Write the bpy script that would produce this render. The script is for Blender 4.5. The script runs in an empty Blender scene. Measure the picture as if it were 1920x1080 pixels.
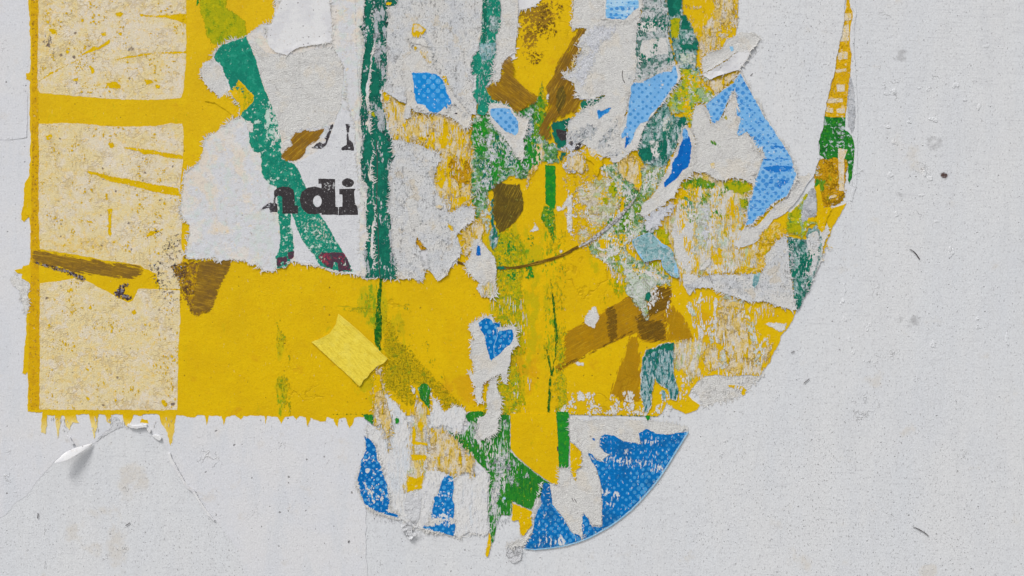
import bpy, math, random
import numpy as np
from mathutils import Vector, noise
from mathutils.geometry import delaunay_2d_cdt
R = math.radians
S = 0.0005          # one pixel of the photograph is half a millimetre on the wall
ZC = 1.40           # height of the picture's centre above the pavement
sc = bpy.context.scene
# ------------------------------------------------------------------ camera
cam_d = bpy.data.cameras.new('camera'); cam = bpy.data.objects.new('camera', cam_d)
sc.collection.objects.link(cam); sc.camera = cam
DIST = 0.80
cam_d.sensor_width = 36; cam_d.lens = 36 * DIST / (1920 * S)
cam_d.clip_start = 0.01; cam_d.clip_end = 500
cam.location = (0, -DIST, ZC); cam.rotation_euler = (R(90), 0, 0)
# ------------------------------------------------------------------ light
sun_vec = Vector((-0.42, -0.40, 0.82)).normalized()          # towards the light
sd = bpy.data.lights.new('sun', 'SUN'); sun = bpy.data.objects.new('sun', sd)
sc.collection.objects.link(sun); sd.energy = 1.5; sd.angle = R(15); sd.color = (1.0, 0.99, 0.975)
sun.rotation_euler = sun_vec.to_track_quat('Z', 'Y').to_euler(); sun.location = (-1, -1.5, 3.5)
w = bpy.data.worlds.new('World'); sc.world = w; w.use_nodes = True
nt = w.node_tree; bg = nt.nodes['Background']; bg.inputs['Strength'].default_value = 0.08
sky = nt.nodes.new('ShaderNodeTexSky'); sky.sky_type = 'NISHITA'; sky.sun_disc = False
sky.sun_elevation = math.asin(sun_vec.z); sky.sun_rotation = math.atan2(sun_vec.x, sun_vec.y)
sky.air_density = 1.2; sky.dust_density = 2.0
hs = nt.nodes.new('ShaderNodeHueSaturation'); hs.inputs['Saturation'].default_value = 0.26
nt.links.new(sky.outputs[0], hs.inputs['Color']); nt.links.new(hs.outputs[0], bg.inputs['Color'])
sc.view_settings.view_transform = 'Standard'; sc.view_settings.look = 'None'
sc.view_settings.gamma = 1; sc.view_settings.use_curve_mapping = False
sc.view_settings.exposure = 0.95
# ------------------------------------------------------------------ materials
KC = 1.0
def C(rgb):
    if isinstance(rgb, (int, float)): rgb = (rgb,) * 3
    o = []
    for v in rgb:
        v /= 255.0
        l = v / 12.92 if v <= 0.04045 else ((v + 0.055) / 1.055) ** 2.4
        o.append(min(0.86, l * KC))
    return (*o, 1)

class NB:
    """small helper round one material's node tree"""
    def __init__(s, name):
        s.m = bpy.data.materials.new(name); s.m.use_nodes = True
        s.t = s.m.node_tree; s.t.nodes.clear()
        g = s.n('ShaderNodeNewGeometry'); sep = s.n('ShaderNodeSeparateXYZ'); s.l(g.outputs['Position'], sep.inputs[0])
        cx = s.n('ShaderNodeCombineXYZ')
        s.X = s.ma('MULTIPLY_ADD', sep.outputs[0], 1 / S, 960.0)
        s.Y = s.ma('MULTIPLY_ADD', sep.outputs[2], -1 / S, 540.0 + ZC / S)
        s.l(s.X, cx.inputs[0]); s.l(s.Y, cx.inputs[1]); s.P = cx.outputs[0]
    def n(s, k): return s.t.nodes.new(k)
    def l(s, a, b): s.t.links.new(a, b)
    def put(s, v, sock):
        if hasattr(v, 'is_output') or hasattr(v, 'links'): s.l(v, sock)
        else: sock.default_value = v
    def ma(s, op, a, b=None, c=None, clamp=False):
        k = s.n('ShaderNodeMath'); k.operation = op; k.use_clamp = clamp
        for i, v in enumerate((a, b, c)):
            if v is not None: s.put(v, k.inputs[i])
        return k.outputs[0]
    def coord(s, size, st=(1, 1), rot=0, off=0.0):
        v = s.P
        if rot:
            r = s.n('ShaderNodeVectorRotate'); r.rotation_type = 'Z_AXIS'; r.inputs['Angle'].default_value = R(rot)
            s.l(v, r.inputs['Vector']); v = r.outputs[0]
        m = s.n('ShaderNodeVectorMath'); m.operation = 'MULTIPLY_ADD'; s.l(v, m.inputs[0])
        m.inputs[1].default_value = (1 / (size * st[0]), 1 / (size * st[1]), 0)
        m.inputs[2].default_value = (off, off * 0.7, 0)
        return m.outputs[0]
    def noise(s, size, st=(1, 1), rot=0, det=5, rough=0.6, off=0.0, dist=0.0):
        k = s.n('ShaderNodeTexNoise'); k.noise_dimensions = '2D'
        s.l(s.coord(size, st, rot, off), k.inputs['Vector'])
        k.inputs['Scale'].default_value = 1; k.inputs['Detail'].default_value = det
        k.inputs['Roughness'].default_value = rough; k.inputs['Distortion'].default_value = dist
        return k.outputs[0]
    def gate(s, g):
        x, y, rx, ry, a = g[:5]
        v = s.n('ShaderNodeVectorMath'); v.operation = 'MULTIPLY_ADD'; s.l(s.P, v.inputs[0])
        v.inputs[1].default_value = (1 / rx, 1 / ry, 0); v.inputs[2].default_value = (-x / rx, -y / ry, 0)
        q = s.n('ShaderNodeVectorMath'); q.operation = 'LENGTH'; s.l(v.outputs[0], q.inputs[0])
        f = s.ma('SUBTRACT', 1.0, q.outputs['Value'], clamp=True)
        f = s.ma('MULTIPLY', f, 2.0, clamp=True)
        return s.ma('MULTIPLY', f, a)
    def step(s, v, lo, hi):
        k = s.n('ShaderNodeMapRange'); k.interpolation_type = 'SMOOTHSTEP'
        s.l(v, k.inputs[0]); k.inputs[1].default_value = lo; k.inputs[2].default_value = hi
        return k.outputs[0]
    def mix(s, f, a, b):
        k = s.n('ShaderNodeMix'); k.data_type = 'RGBA'
        s.put(f, k.inputs[0]); s.put(a, k.inputs[6]); s.put(b, k.inputs[7])
        return k.outputs[2]

MATS = {}; FRAY = {}
def M(name, base, *layers, grain=0.05, gs=3.0, bump=0.25, fib=0.0, rough=0.9, spec=0.10, fray=0.0, fs=5.0, fst=(1, 1), frot=0, amax=1.0, holes=None, fk=3.2):
    b = NB(name); col = C(base); H = None
    for i, L in enumerate(layers):
        k = L.get('k', 'n'); s_ = L.get('s', 10); st = L.get('st', (1, 1)); rot = L.get('rot', 0); off = L.get('off', 3.7 * i + 1.3)
        th = L.get('th', .5); wd = L.get('w', .03)
        if k == 'n':
            v = b.noise(s_, st, rot, L.get('det', 5), L.get('rg', .62), off, L.get('dist', 0))
        elif k == 'v':
            v = b.noise(s_, st, rot, L.get('det', 4), L.get('rg', .55), off, L.get('dist', .15))
            v = b.ma('ABSOLUTE', b.ma('SUBTRACT', v, .5)); v = b.ma('SUBTRACT', 1.0, b.ma('MULTIPLY', v, 8.0))
            n2 = b.noise(s_ * 3.0, st, rot, 3, .6, off + 9)
            v = b.ma('ADD', v, b.ma('MULTIPLY_ADD', n2, 2.4, -1.2))
        elif k in ('s', 'd'):
            vo = b.n('ShaderNodeTexVoronoi'); vo.voronoi_dimensions = '2D'; vo.feature = 'F1'
            b.l(b.coord(s_, st, rot, off), vo.inputs['Vector']); vo.inputs['Scale'].default_value = 1
            vo.inputs['Randomness'].default_value = 1.0 if k == 's' else L.get('rnd', .12)
            v = b.ma('SUBTRACT', 1.0, vo.outputs['Distance'])
            if k == 's':
                sp = b.n('ShaderNodeSeparateColor'); b.l(vo.outputs['Color'], sp.inputs[0])
                v = b.ma('ADD', v, b.ma('MULTIPLY_ADD', sp.outputs[0], .35, -.35))
                n2 = b.noise(s_ * .5, (1, 1), 0, 2, .6, off); v = b.ma('ADD', v, b.ma('MULTIPLY_ADD', n2, .5, -.25))
            else:
                n2 = b.noise(60, (1, 1), 0, 2, .6, off); v = b.ma('ADD', v, b.ma('MULTIPLY_ADD', n2, .5, -.25))
        else:
            v = None
        for g in L.get('g', ()):
            gv = b.gate(g); v = gv if v is None else b.ma('ADD', v, gv)
        if k == 'a': m = b.ma('MULTIPLY', v, 1.0, clamp=True)
        else: m = b.step(v, th - wd, th + wd)
        if 'a' in L: mm = b.ma('MULTIPLY', m, L['a'])
        else: mm = m
        col = b.mix(mm, col, C(L['c']))
        if L.get('b'):
            hv = b.ma('MULTIPLY', m, L['b']); H = hv if H is None else b.ma('ADD', H, hv)
    gn = b.noise(gs, (1, 1), 0, 3, .7, 5.5)
    gf = b.step(gn, .30, .70)
    dk = b.n('ShaderNodeMix'); dk.data_type = 'RGBA'; dk.blend_type = 'MULTIPLY'
    b.l(b.ma('MULTIPLY_ADD', gf, -1.0, 1.0), dk.inputs[0]); b.put(col, dk.inputs[6])
    g_ = max(0, 1 - grain * 2.2); dk.inputs[7].default_value = (g_, g_, g_, 1); col = dk.outputs[2]
    H0 = b.ma('MULTIPLY', gn, bump)
    if fib:
        H0 = b.ma('ADD', H0, b.ma('MULTIPLY', b.noise(14, (1, 1), 0, 6, .7, 2.2, .25), fib))
    H = H0 if H is None else b.ma('ADD', H, H0)
    bp = b.n('ShaderNodeBump'); bp.inputs['Strength'].default_value = 1.0; bp.inputs['Distance'].default_value = 0.0008
    b.l(H, bp.inputs['Height'])
    p = b.n('ShaderNodeBsdfPrincipled'); b.put(col, p.inputs['Base Color']); p.inputs['Roughness'].default_value = rough
    p.inputs['Specular IOR Level'].default_value = spec; b.l(bp.outputs[0], p.inputs['Normal'])
    if fray:
        # the torn or smeared border thins out into fibres: coverage grows with the distance from the edge
        at = b.n('ShaderNodeAttribute'); at.attribute_name = 'edge'
        e = b.ma('MULTIPLY', at.outputs['Fac'], 1.0 / fray)
        v = b.ma('ADD', e, b.ma('MULTIPLY_ADD', b.noise(fs, fst, frot, 5, .7, 8.8), fk, -fk / 2))
        if holes:
            hn = b.noise(holes[0], fst, frot, 5, .65, 31.0)
            v = b.ma('MINIMUM', v, b.ma('MULTIPLY_ADD', hn, -9.0, 9.0 * holes[1] + .35))
        al = b.ma('MULTIPLY', b.step(v, .12, .58), amax); b.l(al, p.inputs['Alpha']); FRAY[name] = fray
    o = b.n('ShaderNodeOutputMaterial'); b.l(p.outputs[0], o.inputs[0])
    MATS[name] = b.m
    return b.m
def L(c, s=10, th=.5, w=.03, **k): return dict(c=c, s=s, th=th, w=w, **k)
def V(c, s=10, th=.5, w=.2, **k): return dict(k='v', c=c, s=s, th=th, w=w, **k)
def D(c, s=10, th=.8, w=.05, **k): return dict(k='d', c=c, s=s, th=th, w=w, **k)
def Sp(c, s=10, th=.8, w=.05, **k): return dict(k='s', c=c, s=s, th=th, w=w, **k)
def A(c, g, **k): return dict(k='a', c=c, g=g, **k)

# ------------------------------------------------------------------ geometry helpers
def W3(px, py, h): return ((px - 960) * S, -h, ZC + (540 - py) * S)
def tp(x0, y0, s, txt):
    v = [float(q) for q in txt.split()]
    pts = [(x0 + v[i] / s, y0 + v[i + 1] / s) for i in range(0, len(v), 2)]
    return [(x, -40.0 if y <= 0.5 else y) for x, y in pts]
def px(txt): return tp(0, 0, 1, txt)
def resample(poly, step):
    out = []
    n = len(poly)
    for i in range(n):
        a = poly[i]; b = poly[(i + 1) % n]
        d = math.hypot(b[0] - a[0], b[1] - a[1]); k = max(1, int(round(d / step)))
        for j in range(k):
            t = j / k; out.append((a[0] + (b[0] - a[0]) * t, a[1] + (b[1] - a[1]) * t))
    return out
def area(poly):
    p = np.array(poly); q = np.roll(p, -1, 0)
    return 0.5 * float(np.sum(p[:, 0] * q[:, 1] - q[:, 0] * p[:, 1]))
def ragged(poly, amp, step, seed, out=0.0):
    p = resample(poly, step); n = len(p)
    sg = 1 if area(poly) > 0 else -1
    res = []
    for i, (x, y) in enumerate(p):
        dx = dy = 0.0
        for wl, a in ((34, .8), (13, .7), (6, .65), (3.3, .55), (1.9, .35)):
            v = noise.noise_vector(Vector((x / wl + seed * 7.1, y / wl - seed * 3.3, seed * 1.7 + wl)))
            dx += v.x * a * amp; dy += v.y * a * amp
        if out:
            a_ = p[i - 1]; b_ = p[(i + 1) % n]
            tx, ty = b_[0] - a_[0], b_[1] - a_[1]; l = math.hypot(tx, ty) or 1
            nx, ny = ty / l * sg, -tx / l * sg
            e = out * max(.12, .8 + 1.7 * noise.noise(Vector((x / 22, y / 22, seed + 40))) + .8 * noise.noise(Vector((x / 5, y / 5, seed + 60))))
            dx += nx * e; dy += ny * e
        res.append((x + dx, y + dy))
    return res
def inside(P, loop):
    q = np.array(loop); x, y = P[:, 0], P[:, 1]; wn = np.zeros(len(P), int)
    a = q; b = np.roll(q, -1, 0)
    for i in range(len(q)):
        x0, y0 = a[i]; x1, y1 = b[i]
        if y0 == y1: continue
        cr = (x1 - x0) * (y - y0) - (x - x0) * (y1 - y0)
        wn += ((y0 <= y) & (y1 > y) & (cr > 0)).astype(int)
        wn -= ((y0 > y) & (y1 <= y) & (cr < 0)).astype(int)
    return wn != 0
def seg_dist(P, loop):
    q = np.array(loop); d = np.full(len(P), 1e9)
    for i in range(0, len(P), 400):
        D_ = P[i:i + 400, None, :] - q[None, :, :]
        d[i:i + 400] = np.sqrt((D_ ** 2).sum(-1)).min(1)
    return d
COUNT = [0]
def build_mesh(name, loops, mat, h, org, lift=None, grid=24, skirt=0.0004):
    """a thin solid sheet: top surface at height h above the wall with a skirt down its torn edge"""
    outer = loops[0]
    pts = [Vector(p) for lp in loops for p in lp]; faces = []; o = 0
    for lp in loops:
        faces.append(list(range(o, o + len(lp)))); o += len(lp)
    q = np.array(outer); x0, y0 = q.min(0); x1, y1 = q.max(0)
    gx, gy = np.meshgrid(np.arange(x0 + grid / 2, x1, grid), np.arange(y0 + grid / 2, y1, grid))
    G = np.stack([gx.ravel(), gy.ravel()], 1)
    if len(G):
        G = G + np.random.RandomState(len(G)).uniform(-.2, .2, G.shape) * grid
        k = inside(G, outer)
        for hl in loops[1:]: k &= ~inside(G, hl)
        G = G[k]
        if len(G): G = G[seg_dist(G, outer) > 3.0]
        pts += [Vector((float(a), float(b))) for a, b in G]
    fr = FRAY.get(mat, 0)
    if fr:
        s_ = max(2.2, min(5.0, fr * .7))
        gx, gy = np.meshgrid(np.arange(x0, x1, s_), np.arange(y0, y1, s_)); G = np.stack([gx.ravel(), gy.ravel()], 1)
        G = G + np.random.RandomState(7).uniform(-.25, .25, G.shape) * s_
        k = inside(G, outer)
        for hl in loops[1:]: k &= ~inside(G, hl)
        G = G[k]
        if len(G):
            d_ = seg_dist(G, outer); G = G[(d_ > 1.2) & (d_ < fr * 2.2 + s_)]
        pts += [Vector((float(a), float(b))) for a, b in G]
    vs, es, fs, ov, oe, of = delaunay_2d_cdt(pts, [], faces, 1, 1e-4)
    Vx = np.array([(v.x, v.y) for v in vs])
    cen = np.array([(Vx[f[0]] + Vx[f[1]] + Vx[f[2]]) / 3 for f in fs])
    keep = inside(cen, outer)
    for hl in loops[1:]: keep &= ~inside(cen, hl)
    fs = [f for f, k in zip(fs, keep) if k]
    hh = np.full(len(Vx), h)
    if lift is not None: hh = hh + lift(Vx)
    ox, oy, oz = org
    co = []
    for (a, b), z in zip(Vx, hh):
        w_ = W3(a, b, z); co.append((w_[0] - ox, w_[1] - oy, w_[2] - oz))
    # boundary edges -> skirt
    cnt = {}
    F = []
    for f in fs:
        a, b, c = f[:3]
        A_, B_, C_ = Vx[a], Vx[b], Vx[c]
        if (B_[0] - A_[0]) * (C_[1] - A_[1]) - (C_[0] - A_[0]) * (B_[1] - A_[1]) > 0: a, b, c = a, c, b
        F.append((a, b, c))      # counter-clockwise seen from the camera
        for e in ((a, b), (b, c), (c, a)): cnt[e] = 1
    bd = [e for e in cnt if (e[1], e[0]) not in cnt]
    low = {}
    for e in bd:
        for v in e:
            if v not in low:
                low[v] = len(co); a, b = Vx[v]; z = max(-0.0002, h - skirt)
                w_ = W3(a, b, z); co.append((w_[0] - ox, w_[1] - oy, w_[2] - oz))
    for a, b in bd: F.append((b, a, low[a], low[b]))
    me = bpy.data.meshes.new(name); me.from_pydata(co, [], F); me.update()
    me.materials.append(MATS[mat])
    if fr:
        ed_ = np.zeros(len(co), np.float32); ed_[:len(Vx)] = np.minimum(seg_dist(Vx, outer), 60)
        for hl in loops[1:]: ed_[:len(Vx)] = np.minimum(ed_[:len(Vx)], seg_dist(Vx, hl))
        me.attributes.new('edge', 'FLOAT', 'POINT').data.foreach_set('value', ed_)
    COUNT[0] += len(F)
    ob = bpy.data.objects.new(name, me); sc.collection.objects.link(ob)
    return ob
U = 0.00024
ORD = [0]; NS = [0]
class Thing: pass
def sheet(name, label, cat, poly, mat, level, group=None, amp=2.0, step=3.0, rim=0, rimmat='fibre', curl=0.0, holes=(), grid=24, seed=None, rimamp=None, wave=0.0):
    ORD[0] += 1; sd_ = ORD[0] if seed is None else seed
    step = min(step, 2.2) if grid < 60 else step; grid = min(grid, 9) if curl else grid; t = Thing(); NS[0] += 1; level += .6 if level >= 2 else 0; t.h = level * U + NS[0] * 5e-7; t.n = 0; t.seed = sd_; t.level = level
    cx = sum(p[0] for p in poly) / len(poly); cy = sum(p[1] for p in poly) / len(poly)
    t.org = W3(cx, cy, 0)
    lp = ragged(poly, amp, step, sd_)
    rl = ragged(poly, amp if rimamp is None else rimamp, step, sd_, rim) if rim else lp
    hl = [ragged(h_, amp, step, sd_ + 3) for h_ in holes]
    bd = np.array(rl)
    def lift(P):
        z = np.zeros(len(P))
        if curl:
            d = seg_dist(P, rl)
            nv = np.array([max(0.0, noise.noise(Vector((a / 38, b / 38, sd_ * 1.9))) * 1.6 + .25) for a, b in P])
            z = z + curl * .9 * nv * np.exp(-d / 5.0)
        if wave:
            z = z + wave * np.array([noise.noise(Vector((a / 16, b / 16, sd_ * 2.9))) + .5 * noise.noise(Vector((a / 6, b / 6, sd_ * .9))) for a, b in P])
        return z
    t.lift = lift if (curl or wave) else None
    t.ob = build_mesh(name, [lp] + hl, mat, t.h, t.org, t.lift, grid)
    t.ob.location = t.org
    t.ob['label'] = label; t.ob['category'] = cat
    if group: t.ob['group'] = group
    if rim:
        r = build_mesh('torn_edge', [rl] + hl, rimmat, t.h - 0.00004, t.org, t.lift, grid)
        r.parent = t.ob
    t.grid = grid
    if mat in SHRED: shreds(t, rl, rimmat if rim else mat)
    return t
SHRED = {'white_fibre': .45, 'fibre': .5, 'flap_white': .2, 'sheet_white': .4, 'grey_crackle': .4, 'white_washed': .3, 'light_blue_bands': .3, 'teal_mottled': .25, 'cream_yellow': .25, 'blue_left': .3, 'blue_mid': .3}
def shreds(t, loop, mat):
    """fine paper fibres standing off the torn border"""
    rn = random.Random(t.seed * 31 + 9); n = len(loop); sg = 1 if area(loop) > 0 else -1; co = []; F = []
    dens = SHRED.get(mat, .4)
    pts = []
    for i in range(n):
        x, y = loop[i]; v = noise.noise(Vector((x / 25, y / 25, t.seed * .77)))
        if rn.random() > dens * (1 + 2.0 * v) or y < -10: continue
        a_ = loop[i - 1]; b_ = loop[(i + 1) % n]; tx, ty = b_[0] - a_[0], b_[1] - a_[1]; l = math.hypot(tx, ty) or 1
        an = math.atan2(-tx / l * sg, ty / l * sg) + rn.gauss(0, .75); ln = rn.uniform(2.0, 7.5) * (1 + v); wd = rn.uniform(.5, 1.15)
        pts.append((x, y, an, ln, wd))
    if not pts: return
    lf = t.lift(np.array([(p[0], p[1]) for p in pts])) if t.lift else [0] * len(pts)
    for (x, y, an, ln, wd), z in zip(pts, lf):
        b0 = len(co); ca, sa = math.cos(an), math.sin(an); bend = rn.uniform(-.35, .35); up = rn.uniform(.00003, .0005)
        for u, w_, hh in ((-.35, .8, 0), (.3, 1.0, .4), (1.0, .15, 1.0)):
            cx, cy = x + ca * ln * u - sa * bend * ln * u * u, y + sa * ln * u + ca * bend * ln * u * u
            for s_ in (-1, 1):
                q = W3(cx - sa * wd * w_ * s_, cy + ca * wd * w_ * s_, t.h + z + .00002 + up * hh)
                co.append((q[0] - t.org[0], q[1] - t.org[1], q[2] - t.org[2]))
        F += [(b0, b0 + 2, b0 + 3, b0 + 1), (b0 + 2, b0 + 4, b0 + 5, b0 + 3)]
    m2 = 'fibre' if mat not in ('grey_crackle', 'cream_yellow') else mat
    me = bpy.data.meshes.new('paper_fibres'); me.from_pydata(co, [], F); me.update(); me.materials.append(MATS[m2]); COUNT[0] += len(F)
    me.attributes.new('edge', 'FLOAT', 'POINT').data.foreach_set('value', np.full(len(co), 5.0, np.float32))
    o = bpy.data.objects.new('paper_fibres', me); sc.collection.objects.link(o); o.parent = t.ob; o['kind'] = 'stuff'
def part(t, name, poly, mat, amp=1.5, step=2.5, dz=0.0, holes=(), rim=0, rimmat='fibre', seed=None, parent=None, skirt=0.00012, label=None):
    ORD[0] += 1; t.n += 1; sd_ = ORD[0] if seed is None else seed
    h = t.h + (0.00007 if t.lift else 0.00003) + t.n * 1.5e-6 + dz
    lp = ragged(poly, amp, step, sd_); hl = [ragged(q, amp * .5, step, sd_ + 2) for q in holes]
    ob = build_mesh(name, [lp] + hl, mat, h, t.org, t.lift, t.grid, skirt)
    ob.parent = parent or t.ob
    if label: ob['label'] = label
    if rim:
        rl = ragged(poly, amp, step, sd_, rim)
        r = build_mesh('torn_edge', [rl] + hl, rimmat, h - 0.00001, t.org, t.lift, t.grid, skirt); r.parent = ob if parent is None else t.ob
    return ob
def ell(cx, cy, rx, ry, n=16): return [(cx + rx * math.cos(2 * math.pi * i / n), cy + ry * math.sin(2 * math.pi * i / n)) for i in range(n)]
def band(pts, wd):
    """polygon of a line of given width (or list of widths)"""
    n = len(pts); l, r = [], []
    for i, (x, y) in enumerate(pts):
        a = pts[max(0, i - 1)]; b = pts[min(n - 1, i + 1)]
        tx, ty = b[0] - a[0], b[1] - a[1]; q = math.hypot(tx, ty) or 1
        w_ = (wd[i] if isinstance(wd, (list, tuple)) else wd) / 2
        l.append((x - ty / q * w_, y + tx / q * w_)); r.append((x + ty / q * w_, y - tx / q * w_))
    return l + r[::-1]

def flakes(t, name, poly, mat, n, size=3.0, st=(.6, 1.5), seed=None, dz=0.0, clump=22.0, th=.0, angle=0.0, label=None):
    """many small torn chips of one layer still sticking to another: real geometry, one part"""
    ORD[0] += 1; t.n += 1; sd_ = ORD[0] if seed is None else seed
    rn = random.Random(sd_ * 77 + 5)
    q = np.array(poly); x0, y0 = q.min(0); x1, y1 = q.max(0)
    G = np.array([(rn.uniform(x0, x1), rn.uniform(y0, y1)) for _ in range(n * 6)])
    G = G[inside(G, poly)]
    sel = []
    for a, b in G:
        v = noise.noise(Vector((a / clump, b / (clump * 1.5), sd_ * 3.1))) + .4 * noise.noise(Vector((a / 8, b / 10, sd_)))
        if v > th: sel.append((a, b, min(1.0, .45 + (v - th) * 2.2)))
        if len(sel) >= n: break
    co = []; F = []; h0 = t.h + (0.00007 if t.lift else 0.00003) + t.n * 1.5e-6 + dz
    lf = t.lift(np.array([(a, b) for a, b, _ in sel])) if (t.lift and sel) else [0] * len(sel)
    ca, sa = math.cos(R(angle)), math.sin(R(angle))
    for i, (a, b, k) in enumerate(sel):
        m = rn.randint(5, 8); r = size * k * rn.uniform(.35, 1.0); base = len(co); sx = st[0] * rn.uniform(.7, 1.3); sy = st[1] * rn.uniform(.7, 1.3)
        h = h0 + lf[i] + rn.uniform(0, .00003)
        for lay in (0, 1):
            rr = random.Random(i)
            for j in range(m):
                an = 2 * math.pi * j / m; e = rr.uniform(.45, 1.25)
                u, v = r * sx * e * math.cos(an), r * sy * e * math.sin(an)
                w_ = W3(a + u * ca - v * sa, b + u * sa + v * ca, h if lay == 0 else max(-.0001, h - .00008))
                co.append((w_[0] - t.org[0], w_[1] - t.org[1], w_[2] - t.org[2]))
        F.append(tuple(range(base + m - 1, base - 1, -1)))
        for j in range(m):
            k2 = (j + 1) % m; F.append((base + j, base + k2, base + m + k2, base + m + j))
    me = bpy.data.meshes.new(name); me.from_pydata(co, [], F); me.update(); me.materials.append(MATS[mat])
    me.attributes.new('edge', 'FLOAT', 'POINT').data.foreach_set('value', np.full(len(co), 4.0, np.float32))
    COUNT[0] += len(F)
    o = bpy.data.objects.new(name, me); sc.collection.objects.link(o); o.parent = t.ob; o['kind'] = 'stuff'
    return o
# ------------------------------------------------------------------ the materials of this wall
YE = (218, 179, 0)
M('wall_paint', (213, 214, 216),
  L((217, 216, 215), 260, .5, .14, a=.5, st=(.5, 1.4)), L((206, 208, 212), 150, .56, .14, a=.4, st=(.5, 1.8)),
  L((204, 204, 205), 50, .60, .14, a=.3, st=(.4, 3.5)), L((216, 216, 217), 90, .58, .12, a=.3, st=(.4, 2)),
  L((204, 196, 184), 60, .74, .10, a=.55, g=[(250, 900, 40, 50, .34), (160, 990, 60, 70, .16), (225, 1010, 30, 90, .22), (1740, 1070, 30, 20, .3), (1490, 1060, 60, 40, .16), (1700, 300, 50, 40, .12), (1620, 700, 60, 60, .1)]),
  L((158, 157, 158), 16, .84, .14, a=.6, g=[(1691, 105, 18, 18, .40), (1752, 267, 24, 20, .38), (1770, 329, 13, 11, .5), (1680, 372, 45, 20, .22), (1700, 600, 30, 22, .2), (1722, 600, 14, 20, .30), (1735, 440, 40, 20, .14)]),
  L((80, 60, 55), 8, .84, .08, g=[(1770, 329, 8, 7, .6)]),
  L((146, 143, 142), 4.0, .695, .035, a=.7, st=(.8, 1.3), b=-.25, g=[(1620, 960, 420, 230, .02), (420, 1060, 220, 120, .02), (1500, 120, 120, 160, .02)]),
  Sp((130, 126, 126), 13, .965, .04, a=.7, b=-.5, g=[(1620, 960, 420, 230, .02)]),
  L((220, 220, 221), 5, .68, .06, a=.5, b=.2), L((200, 200, 202), 14, .62, .08, a=.35, st=(.8, 1.4)), L((194, 194, 197), 5, .64, .07, a=.4, st=(14, .6), rot=-3, g=[(1700, 60, 400, 160, .05)]), L((218, 218, 218), 4, .66, .06, a=.4, st=(.5, 16)),
  V((192, 191, 191), 24, 1.50, .12, a=.4, b=.5, g=[(1620, 650, 60, 180, .35), (1720, 200, 200, 120, .15)]),
  grain=.05, gs=3.0, bump=.15, fib=.3, rough=.75)
M('white_layer', (213, 213, 216),
  L((217, 215, 214), 120, .5, .1, a=.5), L((203, 206, 211), 90, .57, .1, a=.4, st=(.5, 1.8)), L((204, 196, 186), 50, .68, .08, a=.4),
  L((146, 143, 142), 4.0, .715, .035, a=.7, st=(.8, 1.3), b=-.25), Sp((130, 126, 126), 17, .96, .04, a=.8, b=-.5),
  L((218, 218, 218), 6, .68, .06, a=.4, b=.12), V((194, 192, 191), 26, 1.45, .15, a=.45, b=.4),
  grain=.05, gs=3.0, bump=.15, fib=.3)
M('white_washed', (217, 216, 216), L((221, 218, 213), 40, .5, .1, a=.6), L((192, 203, 214), 16, .62, .08, a=.4, st=(.5, 3), g=[(745, 860, 30, 90, .12), (735, 790, 30, 40, .06)]), L((202, 202, 204), 12, .60, .07, a=.35, st=(.7, 1.8)),
  L((160, 158, 156), 4, .70, .04, a=.5, b=-.3), L((226, 225, 223), 7, .6, .05, a=.6, b=.3, st=(.6, 1.8)), grain=.07, gs=2.6, bump=.3, fib=.45, fray=4, fs=8, fst=(.5, 2.2), fk=4)
M('fibre', (222, 219, 214), L((200, 196, 190), 7, .56, .05, a=.5), L((228, 226, 222), 12, .55, .06, a=.8), grain=.10, gs=2.2, bump=.8, fib=.9, fray=2.6, fs=5)
M('white_fibre', (219, 217, 213), L((210, 208, 206), 22, .54, .06, a=.5), L((222, 212, 196), 45, .58, .07, a=.5),
  Sp((120, 116, 112), 12, .94, .04, a=.7), L((160, 156, 152), 3.4, .68, .04, a=.4), V((180, 176, 172), 12, 1.0, .2, a=.4), grain=.09, gs=2.4, bump=.85, fib=1.1, fray=1.6, fs=6)
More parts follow.
